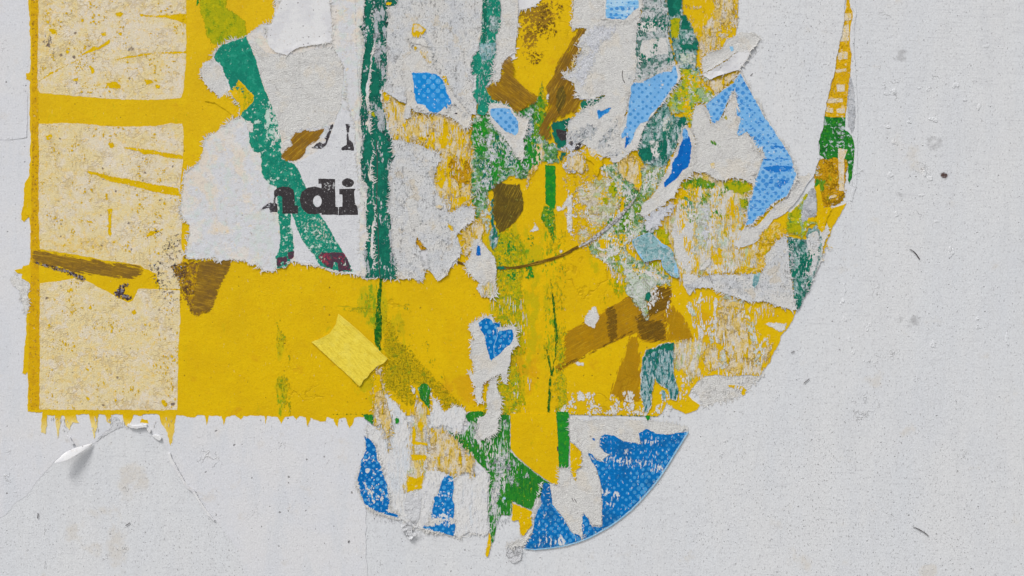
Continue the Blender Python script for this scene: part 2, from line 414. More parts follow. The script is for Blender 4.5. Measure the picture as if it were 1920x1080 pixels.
M('yellow', YE,
  L((211, 168, 0), 60, .55, .10, a=.4), L((226, 190, 6), 30, .62, .06, a=.3),
  L((202, 196, 170), 9, .76, .03, a=.8, g=[(1290, 620, 160, 120, .08), (1150, 560, 130, 90, .04), (1060, 760, 120, 30, .05)]),
  L((178, 168, 8), 24, .74, .07, a=.7, st=(.8, 1.6), g=[(527, 740, 14, 60, .30), (527, 640, 12, 60, .22), (700, 560, 40, 70, .30), (735, 640, 45, 90, .2), (955, 600, 60, 150, .2), (960, 470, 70, 70, .26), (1015, 560, 40, 180, .18), (1140, 480, 60, 60, .2), (700, 720, 40, 50, .22), (960, 700, 60, 80, .16)]),
  L((88, 150, 20), 9, .78, .05, a=.85, st=(.7, 1.8), g=[(527, 745, 10, 50, .26), (695, 575, 26, 60, .26), (968, 480, 40, 60, .22), (1035, 470, 30, 80, .2), (1035, 640, 22, 120, .22), (955, 560, 40, 80, .16), (905, 480, 20, 60, .2)]),
  L((60, 120, 20), 5, .78, .05, a=.5, st=(9, .8), g=[(660, 578, 60, 10, .18), (690, 565, 30, 30, .1)]),
  L((198, 136, 18), 40, .72, .08, a=.45, g=[(960, 690, 90, 60, .26), (870, 730, 60, 40, .2), (1350, 600, 60, 60, .1)]),
  L((120, 85, 30), 6, .74, .03, a=.85, g=[(1000, 40, 42, 60, .20), (1020, 20, 50, 40, .15), (990, 90, 20, 40, .15), (325, 500, 45, 50, .22), (330, 545, 30, 40, .2)]),
  L((222, 206, 176), 8, .76, .06, a=.8, st=(.6, 2.2), g=[(130, 806, 90, 26, .20), (310, 812, 30, 24, .16), (575, 800, 20, 12, .2), (1330, 60, 60, 90, .1)]),
  Sp((100, 72, 20), 17, .97, .04, a=.7, b=-.3), L((196, 150, 4), 5, .60, .08, a=.35),
  A((232, 212, 140), [(150, 814, 170, 36, .85), (315, 816, 26, 40, .3)]),
  L((196, 158, 10), 90, .56, .16, a=.3), L((222, 196, 40), 5, .66, .05, a=.35), V((176, 140, 10), 60, 1.3, .1, a=.4, b=-.3), grain=.03, gs=2.6, bump=.25, fib=.4, rough=.6)
M('yellow_edge_bar', (214, 168, 10), L((196, 148, 20), 12, .55, .06, a=.7), L((130, 95, 40), 5, .66, .05, a=.8, g=[(62, 60, 14, 120, .06), (62, 320, 14, 160, .06)]),
  L((206, 190, 160), 6, .70, .04, a=.7), Sp((70, 52, 30), 8, .93, .05), grain=.06, gs=2.4, bump=.3, fib=.5)
M('yellow_flat', YE, L((208, 165, 8), 14, .56, .06, a=.6), L((225, 205, 165), 7, .68, .03, a=.8), Sp((110, 80, 20), 9, .94, .04, a=.7), grain=.05, bump=.3, fib=.5, fray=1.8, fs=4)
cream = dict(grain=.07, gs=2.4, bump=.75, fib=.9)
M('cream_worn', (224, 211, 184),
  L((226, 207, 154), 46, .50, .08, a=.85, g=[(90, 300, 60, 230, .12), (90, 60, 50, 90, .14), (200, 640, 160, 160, .08), (90, 620, 30, 200, .12), (220, 470, 160, 40, .1), (270, 60, 60, 60, -.08)]),
  L((226, 215, 200), 22, .58, .08, a=.6, g=[(170, 40, 120, 60, .08), (250, 280, 80, 50, .06)]),
  L((230, 194, 104), 9, .60, .08, a=.55, g=[(180, 680, 100, 60, .04), (85, 60, 30, 70, .1), (150, 460, 90, 25, .12), (200, 300, 60, 40, -.05), (290, 680, 40, 90, .03)]),
  L(YE, 8, .70, .03, g=[(220, 155, 70, 25, .06), (150, 460, 80, 20, .09), (120, 100, 60, 50, .02), (90, 25, 14, 30, .15)]),
  L((110, 98, 92), 7, .74, .03, a=.8, g=[(325, 460, 26, 36, .16), (305, 515, 44, 50, .15), (320, 560, 20, 20, .14), (245, 90, 14, 10, .2), (90, 75, 12, 20, .18), (95, 95, 20, 30, .1)]),
  Sp((125, 108, 90), 11, .955, .05, a=.7, b=-.3), Sp((110, 95, 90), 26, .93, .05, a=.9, b=-.3),
  V((195, 172, 130), 14, .95, .2, a=.5, b=-.2), L((206, 170, 96), 3.2, .63, .05, a=.5), grain=.06, gs=2.4, bump=.5, fib=.5)
M('cream_yellow', (224, 206, 168),
  L((222, 190, 100), 20, .50, .05, a=.9, st=(.8, 1.4)), L((216, 210, 204), 14, .56, .04, a=.7, st=(.7, 1.5)),
  L(YE, 15, .585, .025, st=(.6, 1.9), b=.3), L((150, 120, 70), 4, .64, .05, a=.7), V((150, 118, 60), 9, 1.0, .15, a=.6, b=-.4), Sp((90, 75, 60), 10, .94, .04, a=.6), **cream, fray=6, fs=8, fst=(.7, 1.6), fk=4)
M('yellow_cream_grid', (216, 204, 180),
  L((222, 192, 96), 24, .50, .05, a=.85, st=(.5, 1.8)), L((218, 216, 212), 18, .55, .04, a=.8, st=(.6, 1.6)),
  L((222, 186, 20), 16, .63, .04, st=(.5, 2.4), b=.3), L((170, 190, 130), 24, .60, .05, a=.7, st=(.6, 1.6)),
  L((150, 130, 80), 3.5, .64, .05, a=.6), V((170, 140, 70), 8, 1.05, .15, a=.5, b=-.3), **cream, fray=9, fs=9, fst=(.6, 1.9), fk=4, holes=(16, .72))
M('green_white_scrape', (196, 208, 186),
  L((132, 168, 118), 28, .52, .06, a=.85, g=[(1195, 380, 40, 70, .06)]), L((214, 214, 206), 22, .545, .04, a=.85, st=(.7, 1.4)), L((160, 160, 30), 16, .60, .03, a=.9),
  L((60, 130, 50), 8, .60, .03, a=.8, g=[(1175, 350, 50, 60, .05), (1190, 400, 30, 60, .05)]), L((70, 100, 60), 3.5, .60, .05, a=.7), L((214, 186, 60), 11, .645, .02, a=.9),
  V((110, 120, 90), 7, 1.0, .15, a=.55, b=-.3), **cream, fray=6, fs=9, fk=4, holes=(14, .66))
M('worn_cream_blob', (218, 206, 180),
  L((214, 196, 120), 22, .56, .05, a=.8), L((170, 188, 140), 18, .565, .05, a=.7, g=[(1150, 370, 50, 60, .1)]), L((206, 200, 30), 8, .645, .02, a=.9),
  L((214, 210, 206), 12, .55, .05, a=.8), L((150, 130, 60), 3.4, .60, .06, a=.7), V((150, 130, 90), 7, 1.0, .15, a=.5, b=-.3), **cream, fray=10, fs=7, fk=5, holes=(9, .64))
M('olive_patch', (170, 168, 14), L((190, 178, 10), 16, .55, .05, a=.7), L((110, 145, 20), 12, .60, .05, a=.7), L((60, 90, 20), 4, .66, .04, a=.7), grain=.07, bump=.4, fib=.6, fray=4, fs=6)
M('olive_mixed', (170, 180, 30), L((206, 184, 8), 14, .56, .03, a=.9), L((150, 180, 140), 26, .55, .04, a=.9), L((60, 130, 70), 10, .60, .03, a=.85), L((206, 210, 204), 12, .62, .03, a=.9),
  L((214, 150, 20), 9, .68, .02), L((50, 70, 30), 3.5, .63, .05, a=.6), grain=.08, bump=.5, fib=.8, fray=6, fs=8, fk=4)
M('olive_speck', (196, 166, 12), L((170, 150, 14), 30, .52, .08, a=.7), L((110, 105, 10), 4, .55, .05, a=.75), L((120, 140, 20), 14, .62, .04, a=.7), L((70, 75, 20), 3, .63, .04, a=.7), grain=.05, bump=.3, fib=.5, fray=14, fs=4, fk=6, holes=(5, .60))
M('green_yellow_worn', (196, 174, 14), L((130, 150, 20), 10, .53, .04, a=.8), L((60, 120, 60), 5, .60, .04, a=.8), L((222, 180, 10), 7, .62, .03), grain=.06, bump=.4, fib=.5, fray=6, fs=6, fst=(.8, 1.5), fk=5, holes=(8, .58))
M('teal_band', (24, 138, 112), L((20, 122, 102), 22, .52, .06, a=.8), L((60, 165, 140), 12, .60, .05, a=.5),
  L((196, 214, 204), 9, .64, .03, a=.95, g=[(512, 225, 22, 60, .13), (530, 265, 14, 30, .1), (505, 345, 20, 14, .1), (600, 440, 60, 60, .03), (535, 430, 18, 60, .05), (478, 235, 10, 14, .12), (470, 130, 60, 60, -.1)]),
  L((190, 214, 200), 3.4, .68, .03, a=.7, g=[(590, 440, 80, 70, .05), (470, 130, 60, 70, -.1)]), grain=.08, gs=2.6, bump=.35, fib=.7, fray=2, fs=6)
M('teal_dark', (22, 112, 90), L((16, 96, 82), 26, .52, .06, a=.8), L((30, 130, 106), 12, .60, .05, a=.7), grain=.08, gs=2.6, bump=.35, fib=.7, fray=4, fs=6, fst=(.7, 1.6), fk=4)
gp = (186, 190, 194)
M('teal_mottled', (22, 110, 90), L((16, 94, 82), 24, .52, .06, a=.7),
  L(gp, 20, .625, .02, st=(.6, 1.7), a=.95, b=.3, g=[(712, 60, 16, 70, .16), (712, 130, 14, 30, .12), (698, 205, 14, 22, .12), (715, 230, 12, 40, .14), (690, 255, 12, 30, .1), (697, 340, 10, 60, -.12), (710, 480, 60, 60, .05), (735, 470, 14, 60, .14), (690, 30, 10, 90, -.12), (690, 160, 14, 25, -.2), (693, 100, 8, 16, .12)]),
  L((206, 212, 214), 7, .66, .03, st=(.6, 1.6), a=.8, g=[(690, 120, 14, 80, -.15), (690, 160, 20, 25, -.2)]),
  V((50, 56, 62), 6, 1.1, .12, a=.8, b=-.4), L((226, 230, 232), 3.4, .66, .04, a=.7, g=[(690, 160, 14, 30, -.2), (700, 330, 20, 60, -.1)]), L((15, 50, 50), 3.2, .66, .04, a=.6), grain=.1, gs=2.4, bump=.8, fib=.9, fray=1.6, fs=6, fk=3)
M('teal_speckle', (130, 166, 160), L((196, 206, 208), 11, .52, .04, a=.9, st=(.8, 1.3)), L((24, 116, 98), 10, .565, .03, a=.95, st=(.8, 1.3), g=[(1490, 460, 20, 30, .06), (1495, 560, 16, 30, .1)]), L((22, 90, 84), 4, .60, .04, a=.8), V((70, 84, 90), 6, 1.05, .12, a=.6, b=-.4), grain=.1, gs=2.4, bump=.5, fib=.9, fray=4, fs=6, fk=4)
M('teal_vertical', (40, 120, 118), L((150, 180, 184), 10, .50, .03, a=.95, st=(.6, 2.2)), L((196, 206, 208), 6, .58, .04, a=.8, st=(.7, 2)), L((20, 70, 74), 4, .60, .05, a=.7, st=(.8, 1.6)), grain=.1, gs=2.4, bump=.5, fib=.9, fray=3, fs=6, fst=(.5, 2.4))
M('grey_teal_column', (178, 186, 186), L((206, 208, 208), 22, .51, .04, a=.9), L((40, 112, 96), 9, .60, .04, a=.85, g=[(1200, 60, 16, 50, .1), (1215, 115, 30, 20, .12), (1195, 110, 16, 36, .08), (1235, 40, 10, 24, .1)]),
  L((90, 104, 104), 4, .57, .05, a=.75), grain=.1, gs=2.4, bump=.5, fib=.9, fray=3, fs=6)
M('teal_glaze', (146, 184, 188), L((90, 146, 150), 20, .54, .07, a=.7), L((190, 200, 202), 9, .57, .05, a=.75, g=[(1250, 490, 30, 40, .05)]), L((40, 80, 86), 3.4, .60, .05, a=.6), grain=.09, gs=2.4, bump=.4, fib=.6)
M('grey_crackle', (217, 217, 217), L((221, 218, 213), 50, .5, .08, a=.8), L((205, 207, 211), 30, .57, .06, a=.6), V((120, 116, 114), 6, 1.25, .2, a=.6, b=-.6, st=(.7, 1.5)), L((120, 116, 114), 3.4, .665, .04, a=.75, b=-.4), L((214, 198, 170), 36, .62, .05, a=.5), grain=.1, gs=2.4, bump=.9, fib=1.0, fray=1.6, fs=6)
M('sheet_white', (220, 214, 207), L((222, 206, 184), 60, .52, .08, a=.55, g=[(400, 360, 60, 120, .08), (560, 150, 80, 60, .05)]), L((208, 210, 216), 40, .52, .07, a=.8, g=[(470, 390, 60, 90, .14), (600, 220, 60, 40, .12), (440, 470, 100, 40, .1), (650, 120, 20, 130, .12), (510, 480, 40, 60, .1)]),
  L((200, 212, 204), 18, .58, .06, a=.5, g=[(500, 430, 40, 60, .1), (677, 200, 12, 260, .12)]), L((190, 180, 172), 9, .62, .05, a=.5), L((222, 190, 120), 16, .68, .05, a=.5, g=[(535, 130, 40, 40, .06)]),
  V((204, 196, 190), 12, 1.2, .2, a=.4), Sp((120, 110, 110), 16, .96, .04, a=.6), grain=.06, gs=2.4, bump=.35, fib=.6, fray=1.4, fs=5)
M('print_white', (215, 215, 217), L((204, 204, 208), 20, .56, .06, a=.5), Sp((90, 84, 88), 7, .92, .06, a=.8), L((170, 168, 170), 4, .68, .05, a=.6, g=[(650, 330, 30, 80, .06)]), grain=.07, gs=2.4, bump=.4, fib=.6)
M('flap_white', (219, 218, 218), L((206, 205, 208), 40, .54, .08, a=.7), Sp((120, 112, 112), 10, .92, .05, a=.8, b=-.3), L((200, 190, 180), 8, .66, .05, a=.5), grain=.035, gs=2.6, bump=.22, fib=.35)
M('grey_veil', (214, 215, 219), L((222, 222, 226), 14, .52, .06, a=.8), L((188, 190, 200), 8, .60, .05, a=.7), L((110, 108, 124), 5, .68, .04, a=.7), grain=.12, gs=2.2, bump=.8, fib=1.4, fray=9, fs=7, fk=5)
M('torn_grey', (196, 198, 200), L((214, 214, 214), 12, .54, .05, a=.8), L((90, 104, 112), 6, .60, .04, a=.8), L((24, 100, 86), 8, .66, .03, a=.8), V((90, 90, 100), 7, 1.05, .12, a=.6, b=-.4), grain=.1, gs=2.2, bump=.7, fib=1.0, fray=7, fs=6, fk=5)
M('ink_black', (62, 58, 60), L((88, 84, 86), 6, .60, .05, a=.6), L((200, 200, 200), 4, .70, .03, a=.8, g=[(622, 350, 20, 14, .14), (660, 340, 12, 12, .08), (652, 390, 18, 20, .02), (512, 380, 10, 14, .1)]), grain=.12, gs=2.2, bump=.35, fib=.6)
M('ink_worn', (66, 62, 66), L((200, 202, 206), 8, .60, .04, a=.9), L((96, 92, 96), 5, .56, .05, a=.6), grain=.12, gs=2.2, bump=.35, fib=.6, fray=.9, fs=4, fk=4)
M('ink_red', (84, 60, 74), L((176, 60, 80), 6, .62, .04, a=.7, g=[(608, 485, 14, 16, .14), (645, 480, 12, 8, .1)]), L((28, 100, 84), 7, .62, .04, a=.7), grain=.12, gs=2.2, bump=.35, fib=.6, fray=1.5, fs=4)
def brown(name, base, rot, hi=(196, 150, 34), lo=(124, 92, 36), extra=(), amax=.93, fr=5, holes=None):
    M(name, base, L(lo, 26, .52, .10, a=.6), L(hi, 5, .56, .08, a=.4, st=(7, .6), rot=rot), L((218, 178, 50), 4, .63, .05, a=.6, st=(12, .5), rot=rot), L(lo, 9, .60, .08, a=.5), L(lo, 4, .62, .06, a=.35, st=(5, .6), rot=rot), *extra,
      grain=.07, gs=2.4, bump=.2, fib=.3, rough=.6, fray=fr, fs=6, fst=(4, .8), frot=rot, fk=5, amax=amax, holes=holes)
brown('brown_a', (148, 112, 34), -12, lo=(118, 88, 44), fr=6, amax=.82)
brown('brown_b', (146, 104, 12), 42, fr=2.5); brown('brown_c', (152, 112, 20), -38, fr=5, amax=.86); brown('brown_d', (136, 98, 20), 60, fr=6, amax=.88)
brown('brown_light', (184, 134, 14), 28, hi=(206, 156, 20), lo=(158, 112, 26), amax=.62, fr=5); brown('brown_dark', (124, 90, 24), 25, hi=(150, 112, 30), lo=(100, 76, 30), amax=.66, fr=5)
brown('ochre_veil', (180, 128, 16), 75, hi=(200, 150, 20), lo=(160, 112, 26), amax=.5, fr=6); brown('olive_brown', (104, 86, 26), 65, hi=(132, 110, 34), lo=(84, 68, 28), fr=2, extra=(L((150, 150, 60), 10, .68, .03, a=.5),))
brown('brown_thin', (112, 84, 20), 10, hi=(140, 106, 30), lo=(84, 64, 24), fr=1.0)
M('arc_grey', (168, 164, 160), L((208, 208, 208), 5, .50, .04, a=.9), L((74, 70, 72), 4, .57, .04, a=.85), grain=.1, bump=.6, fray=1.6, fs=4)
M('brown_crust', (178, 136, 20), L((128, 94, 50), 14, .51, .06, a=.85), L((84, 62, 54), 6, .60, .04, a=.8), L((206, 166, 20), 9, .60, .03), L((190, 180, 180), 6, .70, .03, a=.6), V((50, 36, 34), 7, 1.05, .15, a=.7, b=-.4), grain=.1, bump=.6, fib=.9, fray=6, fs=5, fk=5, holes=(7, .66))
M('dark_crust', (70, 54, 56), L((150, 146, 160), 6, .54, .04, a=.9), L((210, 170, 10), 8, .60, .03), grain=.15, gs=2.2, bump=.8, fib=1.0, fray=4, fs=5, fk=5)
M('green_bright', (42, 132, 40), L((28, 112, 44), 20, .52, .06, a=.7, st=(.4, 2)), L((80, 150, 30), 8, .60, .05, a=.6, st=(.5, 2)),
  L((188, 202, 192), 8, .635, .03, a=.9, st=(.55, 2.2), g=[(938, 900, 14, 110, .09), (945, 820, 16, 50, .05), (885, 812, 22, 18, .12), (925, 960, 10, 60, .1), (985, 910, 40, 50, -.12)]), L((170, 170, 20), 7, .68, .03, a=.7), L((18, 70, 30), 3.4, .64, .05, a=.5), grain=.08, gs=2.4, bump=.45, fib=.8, fray=2, fs=5, fst=(.6, 1.8))
M('green_flat', (36, 140, 40), L((28, 118, 50), 10, .54, .05, a=.7), L((90, 160, 30), 7, .64, .04, a=.7), grain=.08, gs=2.4, bump=.35, fib=.6, fray=1.8, fs=4, fst=(.6, 1.8))
M('green_line', (36, 110, 30), L((20, 80, 24), 7, .52, .05, a=.8), L((120, 140, 20), 6, .60, .04, a=.8), grain=.1, bump=.35, fib=.5, fray=2.4, fs=6, fst=(.6, 2.4), fk=4)
M('green_mixed', (96, 150, 80), L((50, 136, 36), 16, .53, .04, a=.9), L((160, 190, 170), 14, .545, .05, a=.85), L((30, 104, 86), 9, .62, .03, a=.8), L((206, 212, 212), 8, .58, .04, a=.85, g=[(960, 300, 40, 50, .06)]), L((170, 170, 20), 8, .66, .03, a=.9), V((40, 70, 60), 7, 1.0, .15, a=.6, b=-.4), grain=.1, gs=2.3, bump=.6, fib=1.0, fray=6, fs=8, fk=4)
M('green_olive', (110, 150, 30), L((50, 130, 40), 14, .52, .04, a=.9, st=(.7, 1.5)), L((190, 176, 20), 9, .60, .03, a=.9), L((170, 200, 180), 8, .66, .03, a=.8), L((40, 90, 40), 4, .62, .04, a=.6), grain=.08, bump=.45, fib=.8, fray=5, fs=7, fst=(.7, 1.8), fk=4)
M('pale_green', (196, 206, 190), L((216, 216, 212), 14, .52, .05, a=.8), L((150, 170, 120), 6, .60, .04, a=.7), V((140, 130, 110), 7, 1.05, .15, a=.5, b=-.4), grain=.1, bump=.5, fib=.8, fray=9, fs=7, fk=5, holes=(12, .60))
B0 = (4, 112, 184)
scuff = dict(grain=.06, gs=2.4, bump=.35, fib=.5)
M('blue_dots', B0, D((84, 166, 216), 12.5, .74, .05, rot=45, a=.85, rnd=.25), L((24, 96, 160), 30, .60, .06, a=.4), L((206, 206, 208), 7, .665, .02, st=(.7, 1.3)), **scuff, fray=1.6, fs=4)
M('blue_arc', B0, D((80, 160, 212), 10.5, .79, .05, rot=45, a=.8, rnd=.3, g=[(1180, 960, 90, 70, .10), (1240, 900, 50, 70, .06), (1040, 1000, 80, 60, .08), (1190, 850, 60, 40, -.03)]), L((20, 84, 140), 40, .55, .10, a=.5, g=[(1150, 990, 90, 40, .08), (1060, 1015, 90, 24, .1)]),
  L((206, 208, 210), 7, .675, .02, st=(.6, 1.4), g=[(1190, 868, 60, 12, .10), (1235, 880, 20, 10, .14), (1150, 860, 24, 10, .12), (1135, 922, 12, 10, .17), (1155, 928, 12, 12, .17), (1142, 950, 14, 10, .12), (1210, 825, 30, 12, .08), (1030, 1015, 40, 12, .10), (1015, 975, 20, 40, .05), (1052, 1015, 8, 14, .2), (1230, 850, 50, 40, .02)]),
  L((20, 50, 90), 3.5, .68, .04, a=.6, g=[(1020, 990, 60, 60, .04)]), **scuff, fray=1.3, fs=4)
M('blue_left', (6, 106, 178), D((84, 166, 216), 11, .76, .05, rot=45, a=.85, rnd=.3, g=[(705, 930, 50, 40, .08)]), L((208, 208, 210), 8, .66, .02, g=[(689, 882, 5, 6, .5), (686, 912, 12, 8, .13), (687, 857, 8, 10, .1), (706, 884, 8, 12, .1)]), L((14, 66, 120), 6, .66, .04, a=.7), **scuff)
M('blue_mid', (12, 114, 184), D((74, 160, 214), 11, .77, .05, rot=45, a=.85, rnd=.3), L((210, 212, 214), 6, .655, .02, g=[(830, 975, 36, 14, .14), (845, 895, 12, 10, .1), (832, 925, 20, 8, .12), (835, 962, 12, 10, .1)]), **scuff)
LB = (118, 176, 226)
M('light_blue_dots', LB, L((136, 188, 230), 30, .54, .08, a=.7), D((58, 136, 200), 11, .755, .06, rot=45, a=.85, rnd=.3), L((214, 214, 214), 8, .70, .02), **scuff, fray=1.6, fs=4)
M('light_blue_bands', (120, 178, 226), L((146, 192, 230), 30, .54, .08, a=.6, st=(2, .6)), D((54, 134, 204), 11, .765, .06, rot=45, a=.85, rnd=.35, g=[(1450, 335, 40, 18, .12), (1445, 350, 40, 30, .06), (1410, 225, 40, 80, .0)]),
  L((34, 120, 200), 9, .64, .04, st=(1.6, .8), g=[(1458, 317, 34, 8, .26), (1450, 300, 30, 7, .10), (1455, 345, 34, 14, .12), (1460, 277, 24, 5, .10)]), L((214, 216, 218), 6, .69, .02, st=(.6, 1.4), g=[(1450, 287, 20, 4, .1), (1470, 345, 16, 10, .05)]), **scuff, fray=1.6, fs=4)
M('pale_blue_top', (172, 208, 232), L((120, 182, 226), 14, .54, .06, st=(3.5, .7), rot=-6, a=.9), D((48, 128, 200), 11, .80, .05, a=.85, rnd=.2, rot=0, g=[(1166, 16, 32, 6, .12)]), L((70, 150, 216), 8, .64, .04, st=(3, .7), g=[(1160, 33, 34, 6, .12)]), L((214, 216, 220), 8, .66, .03), **scuff, fray=1.5, fs=4)
M('blue_pair', (18, 134, 208), D((92, 172, 226), 12.5, .70, .06, rot=45, a=.9, rnd=.12), L((60, 150, 220), 50, .55, .1, a=.5), L((214, 216, 218), 6, .685, .02, g=[(800, 165, 30, 10, .04), (842, 192, 8, 18, .1)]), **scuff, fray=1.5, fs=4)
M('solid_blue', (12, 108, 190), L((6, 92, 176), 12, .54, .06, a=.7), L((206, 208, 210), 7, .69, .02), **scuff, fray=1.4, fs=4)
M('sky_blue_solid', (60, 150, 214), L((20, 112, 190), 12, .5, .06, a=.8), **scuff, fray=1.4, fs=4)
M('pale_edge', (140, 190, 222), L((180, 206, 224), 8, .56, .05, a=.7), **scuff)
M('tape_yellow', (236, 212, 72), L((222, 194, 56), 6, .52, .06, a=.6, st=(2.6, .6), rot=-42), L((236, 216, 90), 20, .56, .06, a=.5), L((200, 170, 40), 12, .64, .05, a=.4, st=(3, .5), rot=-42), grain=.05, gs=2.2, bump=.4, fib=.6, rough=.6)
M('ochre_crackle', (204, 152, 16), L((216, 168, 20), 12, .54, .05, a=.8), L((170, 170, 20), 12, .62, .04, a=.7), V((130, 96, 14), 6, .95, .2, a=.7, b=-.6), L((120, 90, 20), 3.4, .60, .05, a=.7), L((210, 196, 160), 9, .66, .03), grain=.08, gs=2.2, bump=.8, fib=1.3, fray=4, fs=6)
M('yellow_ragged', (222, 178, 20), L((232, 206, 130), 8, .54, .04, a=.9), L((170, 168, 30), 9, .62, .04, a=.8), L((150, 110, 20), 3.4, .64, .04, a=.7), V((150, 116, 30), 7, 1.05, .15, a=.5, b=-.4), grain=.08, bump=.8, fib=1.0, fray=4, fs=6, fk=4)
M('slit_yellow', (216, 170, 14), L((204, 156, 10), 10, .54, .05, a=.7), L((226, 205, 160), 8, .63, .04, a=.7), L((150, 120, 20), 5, .62, .04, a=.7, g=[(1566, 180, 14, 30, .05)]), grain=.06, bump=.4, fib=.8)
M('slit_cream', (226, 210, 180), L((226, 196, 110), 10, .56, .05, a=.8), L((216, 212, 206), 7, .56, .05, a=.7), V((170, 140, 70), 7, 1.05, .15, a=.5), **cream, fray=1.1, fs=4)
M('slit_green', (34, 124, 44), L((60, 146, 30), 8, .56, .04, a=.8), L((190, 200, 200), 8, .60, .03, a=.95, g=[(1578, 245, 10, 24, .08), (1568, 270, 20, 14, .04), (1550, 250, 10, 30, -.06)]), V((16, 70, 44), 7, 1.0, .15, a=.6, b=-.4), grain=.1, bump=.6, fib=1.0)
M('stain_blue', (192, 204, 212), L((206, 208, 212), 8, .52, .06, a=.9, st=(.6, 3)), L((150, 176, 190), 6, .62, .05, a=.6, st=(.4, 5)), grain=.06, bump=.35, fib=.6, fray=5, fs=8, fst=(.5, 3), fk=4, amax=.14)
M('paper_and_shade_grey', (184, 186, 190), L((206, 206, 208), 14, .52, .06, a=.8), V((150, 144, 144), 8, 1.0, .2, a=.5, b=-.4), grain=.1, bump=.6, fib=1.0, fray=3, fs=5)  # grey of paper bits, also the shade painted beside the slit lip
M('soft_line', (150, 144, 136), grain=.1, bump=.4, fray=.9, fs=5)
M('dark_hair', (78, 72, 74), grain=.1)
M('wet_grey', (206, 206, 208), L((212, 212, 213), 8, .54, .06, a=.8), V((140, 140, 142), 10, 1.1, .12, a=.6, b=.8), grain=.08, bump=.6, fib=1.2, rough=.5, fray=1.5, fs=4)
M('pavement', (150, 148, 145), L((120, 118, 116), 60, .52, .1, a=.7), Sp((90, 90, 90), 20, .9, .06, a=.6), grain=.15, bump=.5)
# ------------------------------------------------------------------ the setting: wall and pavement
def box(name, x0, x1, y0, y1, z0, z1, mat, seg=1):
    co = [(x, y, z) for x in (x0, x1) for y in (y0, y1) for z in (z0, z1)]
    F = [(0, 1, 3, 2), (4, 6, 7, 5), (0, 4, 5, 1), (2, 3, 7, 6), (0, 2, 6, 4), (1, 5, 7, 3)]
    me = bpy.data.meshes.new(name); me.from_pydata(co, [], F); me.update(); me.materials.append(MATS[mat])
    o = bpy.data.objects.new(name, me); sc.collection.objects.link(o); return o
wall = box('wall', -2.2, 2.4, 0.0, 0.22, -0.05, 2.75, 'wall_paint'); wall['kind'] = 'structure'
ground = box('pavement', -60, 60, -60, 60, -0.25, -0.0, 'pavement'); ground['kind'] = 'structure'
def on_wall(name, poly, mat, h, amp=1.0, step=2.5, seed=1):
    cx = sum(p[0] for p in poly) / len(poly); cy = sum(p[1] for p in poly) / len(poly); org = W3(cx, cy, 0)
    o = build_mesh(name, [ragged(poly, amp, step, seed)], mat, h, org); o.location = org; o.parent = wall
    return o

# ------------------------------------------------------------------ the yellow poster, lowest of the printed sheets
PO = 'poster'; SC = 'paper scrap'
yp = sheet('yellow_poster', 'large torn yellow poster with pale worn window shapes down its left side', PO,
  px("49 0 57 50 57 135 50 137 50 149 57 152 56 250 58 300 55 310 53 335 47 345 45 370 42 390 40 412 46 416 55 407 57 420 57 488 54 497 44 498 41 503 28 505 33 512 42 514 40 521 50 527 56 532 55 545 50 570 50 600 48 640 45 680 42 700 47 703 52 696 53 772 "
     "80 774 79 790 77 811 86 813 89 778 104 778 106 800 109 823 113 800 115 778 119 778 124 800 130 806 137 792 149 793 143 784 141 777 167 777 171 797 177 822 181 805 184 777 197 777 200 790 206 796 208 777 230 777 235 795 242 800 251 778 "
     "267 780 262 792 278 794 276 788 266 785 268 777 298 777 304 795 312 805 319 837 323 830 327 800 330 778 366 783 370 778 385 780 388 798 393 780 415 780 420 798 424 782 440 779 450 787 457 780 494 780 497 795 500 780 521 782 528 794 535 782 550 780 556 788 562 780 575 783 578 802 584 784 600 791 610 790 612 782 625 785 632 801 637 785 648 783 656 802 662 793 666 782 690 780 "
     "860 778 1000 778 1045 777 1150 779 1230 782 1240 775 1248 756 1262 766 1285 777 1305 769 1312 760 1300 752 1291 742 1296 730 1306 716 1320 706 1340 703 1365 706 1400 703 1424 705 1434 690 1444 676 1447 668 1460 645 1465 628 1487 600 1493 585 1500 560 1520 520 1545 470 1560 430 1588 380 1560 392 1545 395 1535 345 1510 372 1480 400 1470 370 1490 320 1480 290 1440 230 1410 175 1387 137 1378 90 1382 40 1385 0"),
  'yellow', 1.5, amp=1.8, step=3, grid=60)
P = lambda *a, **k: part(yp, *a, **k)
P('edge_bar', px("57 0 60 60 60 150 60 300 58 470 58 510 54 600 54 700 55 768 75 768 74 540 74 460 73 380 73 300 72 180 73 90 73 0"), 'yellow_edge_bar', amp=1.0)
P('worn_panel', px("95 0 350 0 349 25 349 60 348 130 345 165 341 184 300 187 250 187 200 185 150 181 110 177 76 175 71 165 71 130 72 60 73 0"), 'cream_worn', amp=1.5, label='pale worn panel, uppermost')
P('worn_panel', px("73 233 110 231 150 231 190 236 240 237 300 236 320 232 341 232 344 240 343 300 338 345 337 375 341 405 340 440 341 465 346 475 340 500 345 540 340 542 300 540 295 515 262 498 230 492 180 485 130 475 76 467 73 400"), 'cream_worn', amp=1.5)
P('worn_panel', px("75 531 120 525 145 520 165 527 200 546 235 566 241 568 250 563 256 550 258 543 264 541 300 542 337 545 338 600 335 640 334 700 332 769 75 768 75 640"), 'cream_worn', amp=1.3)
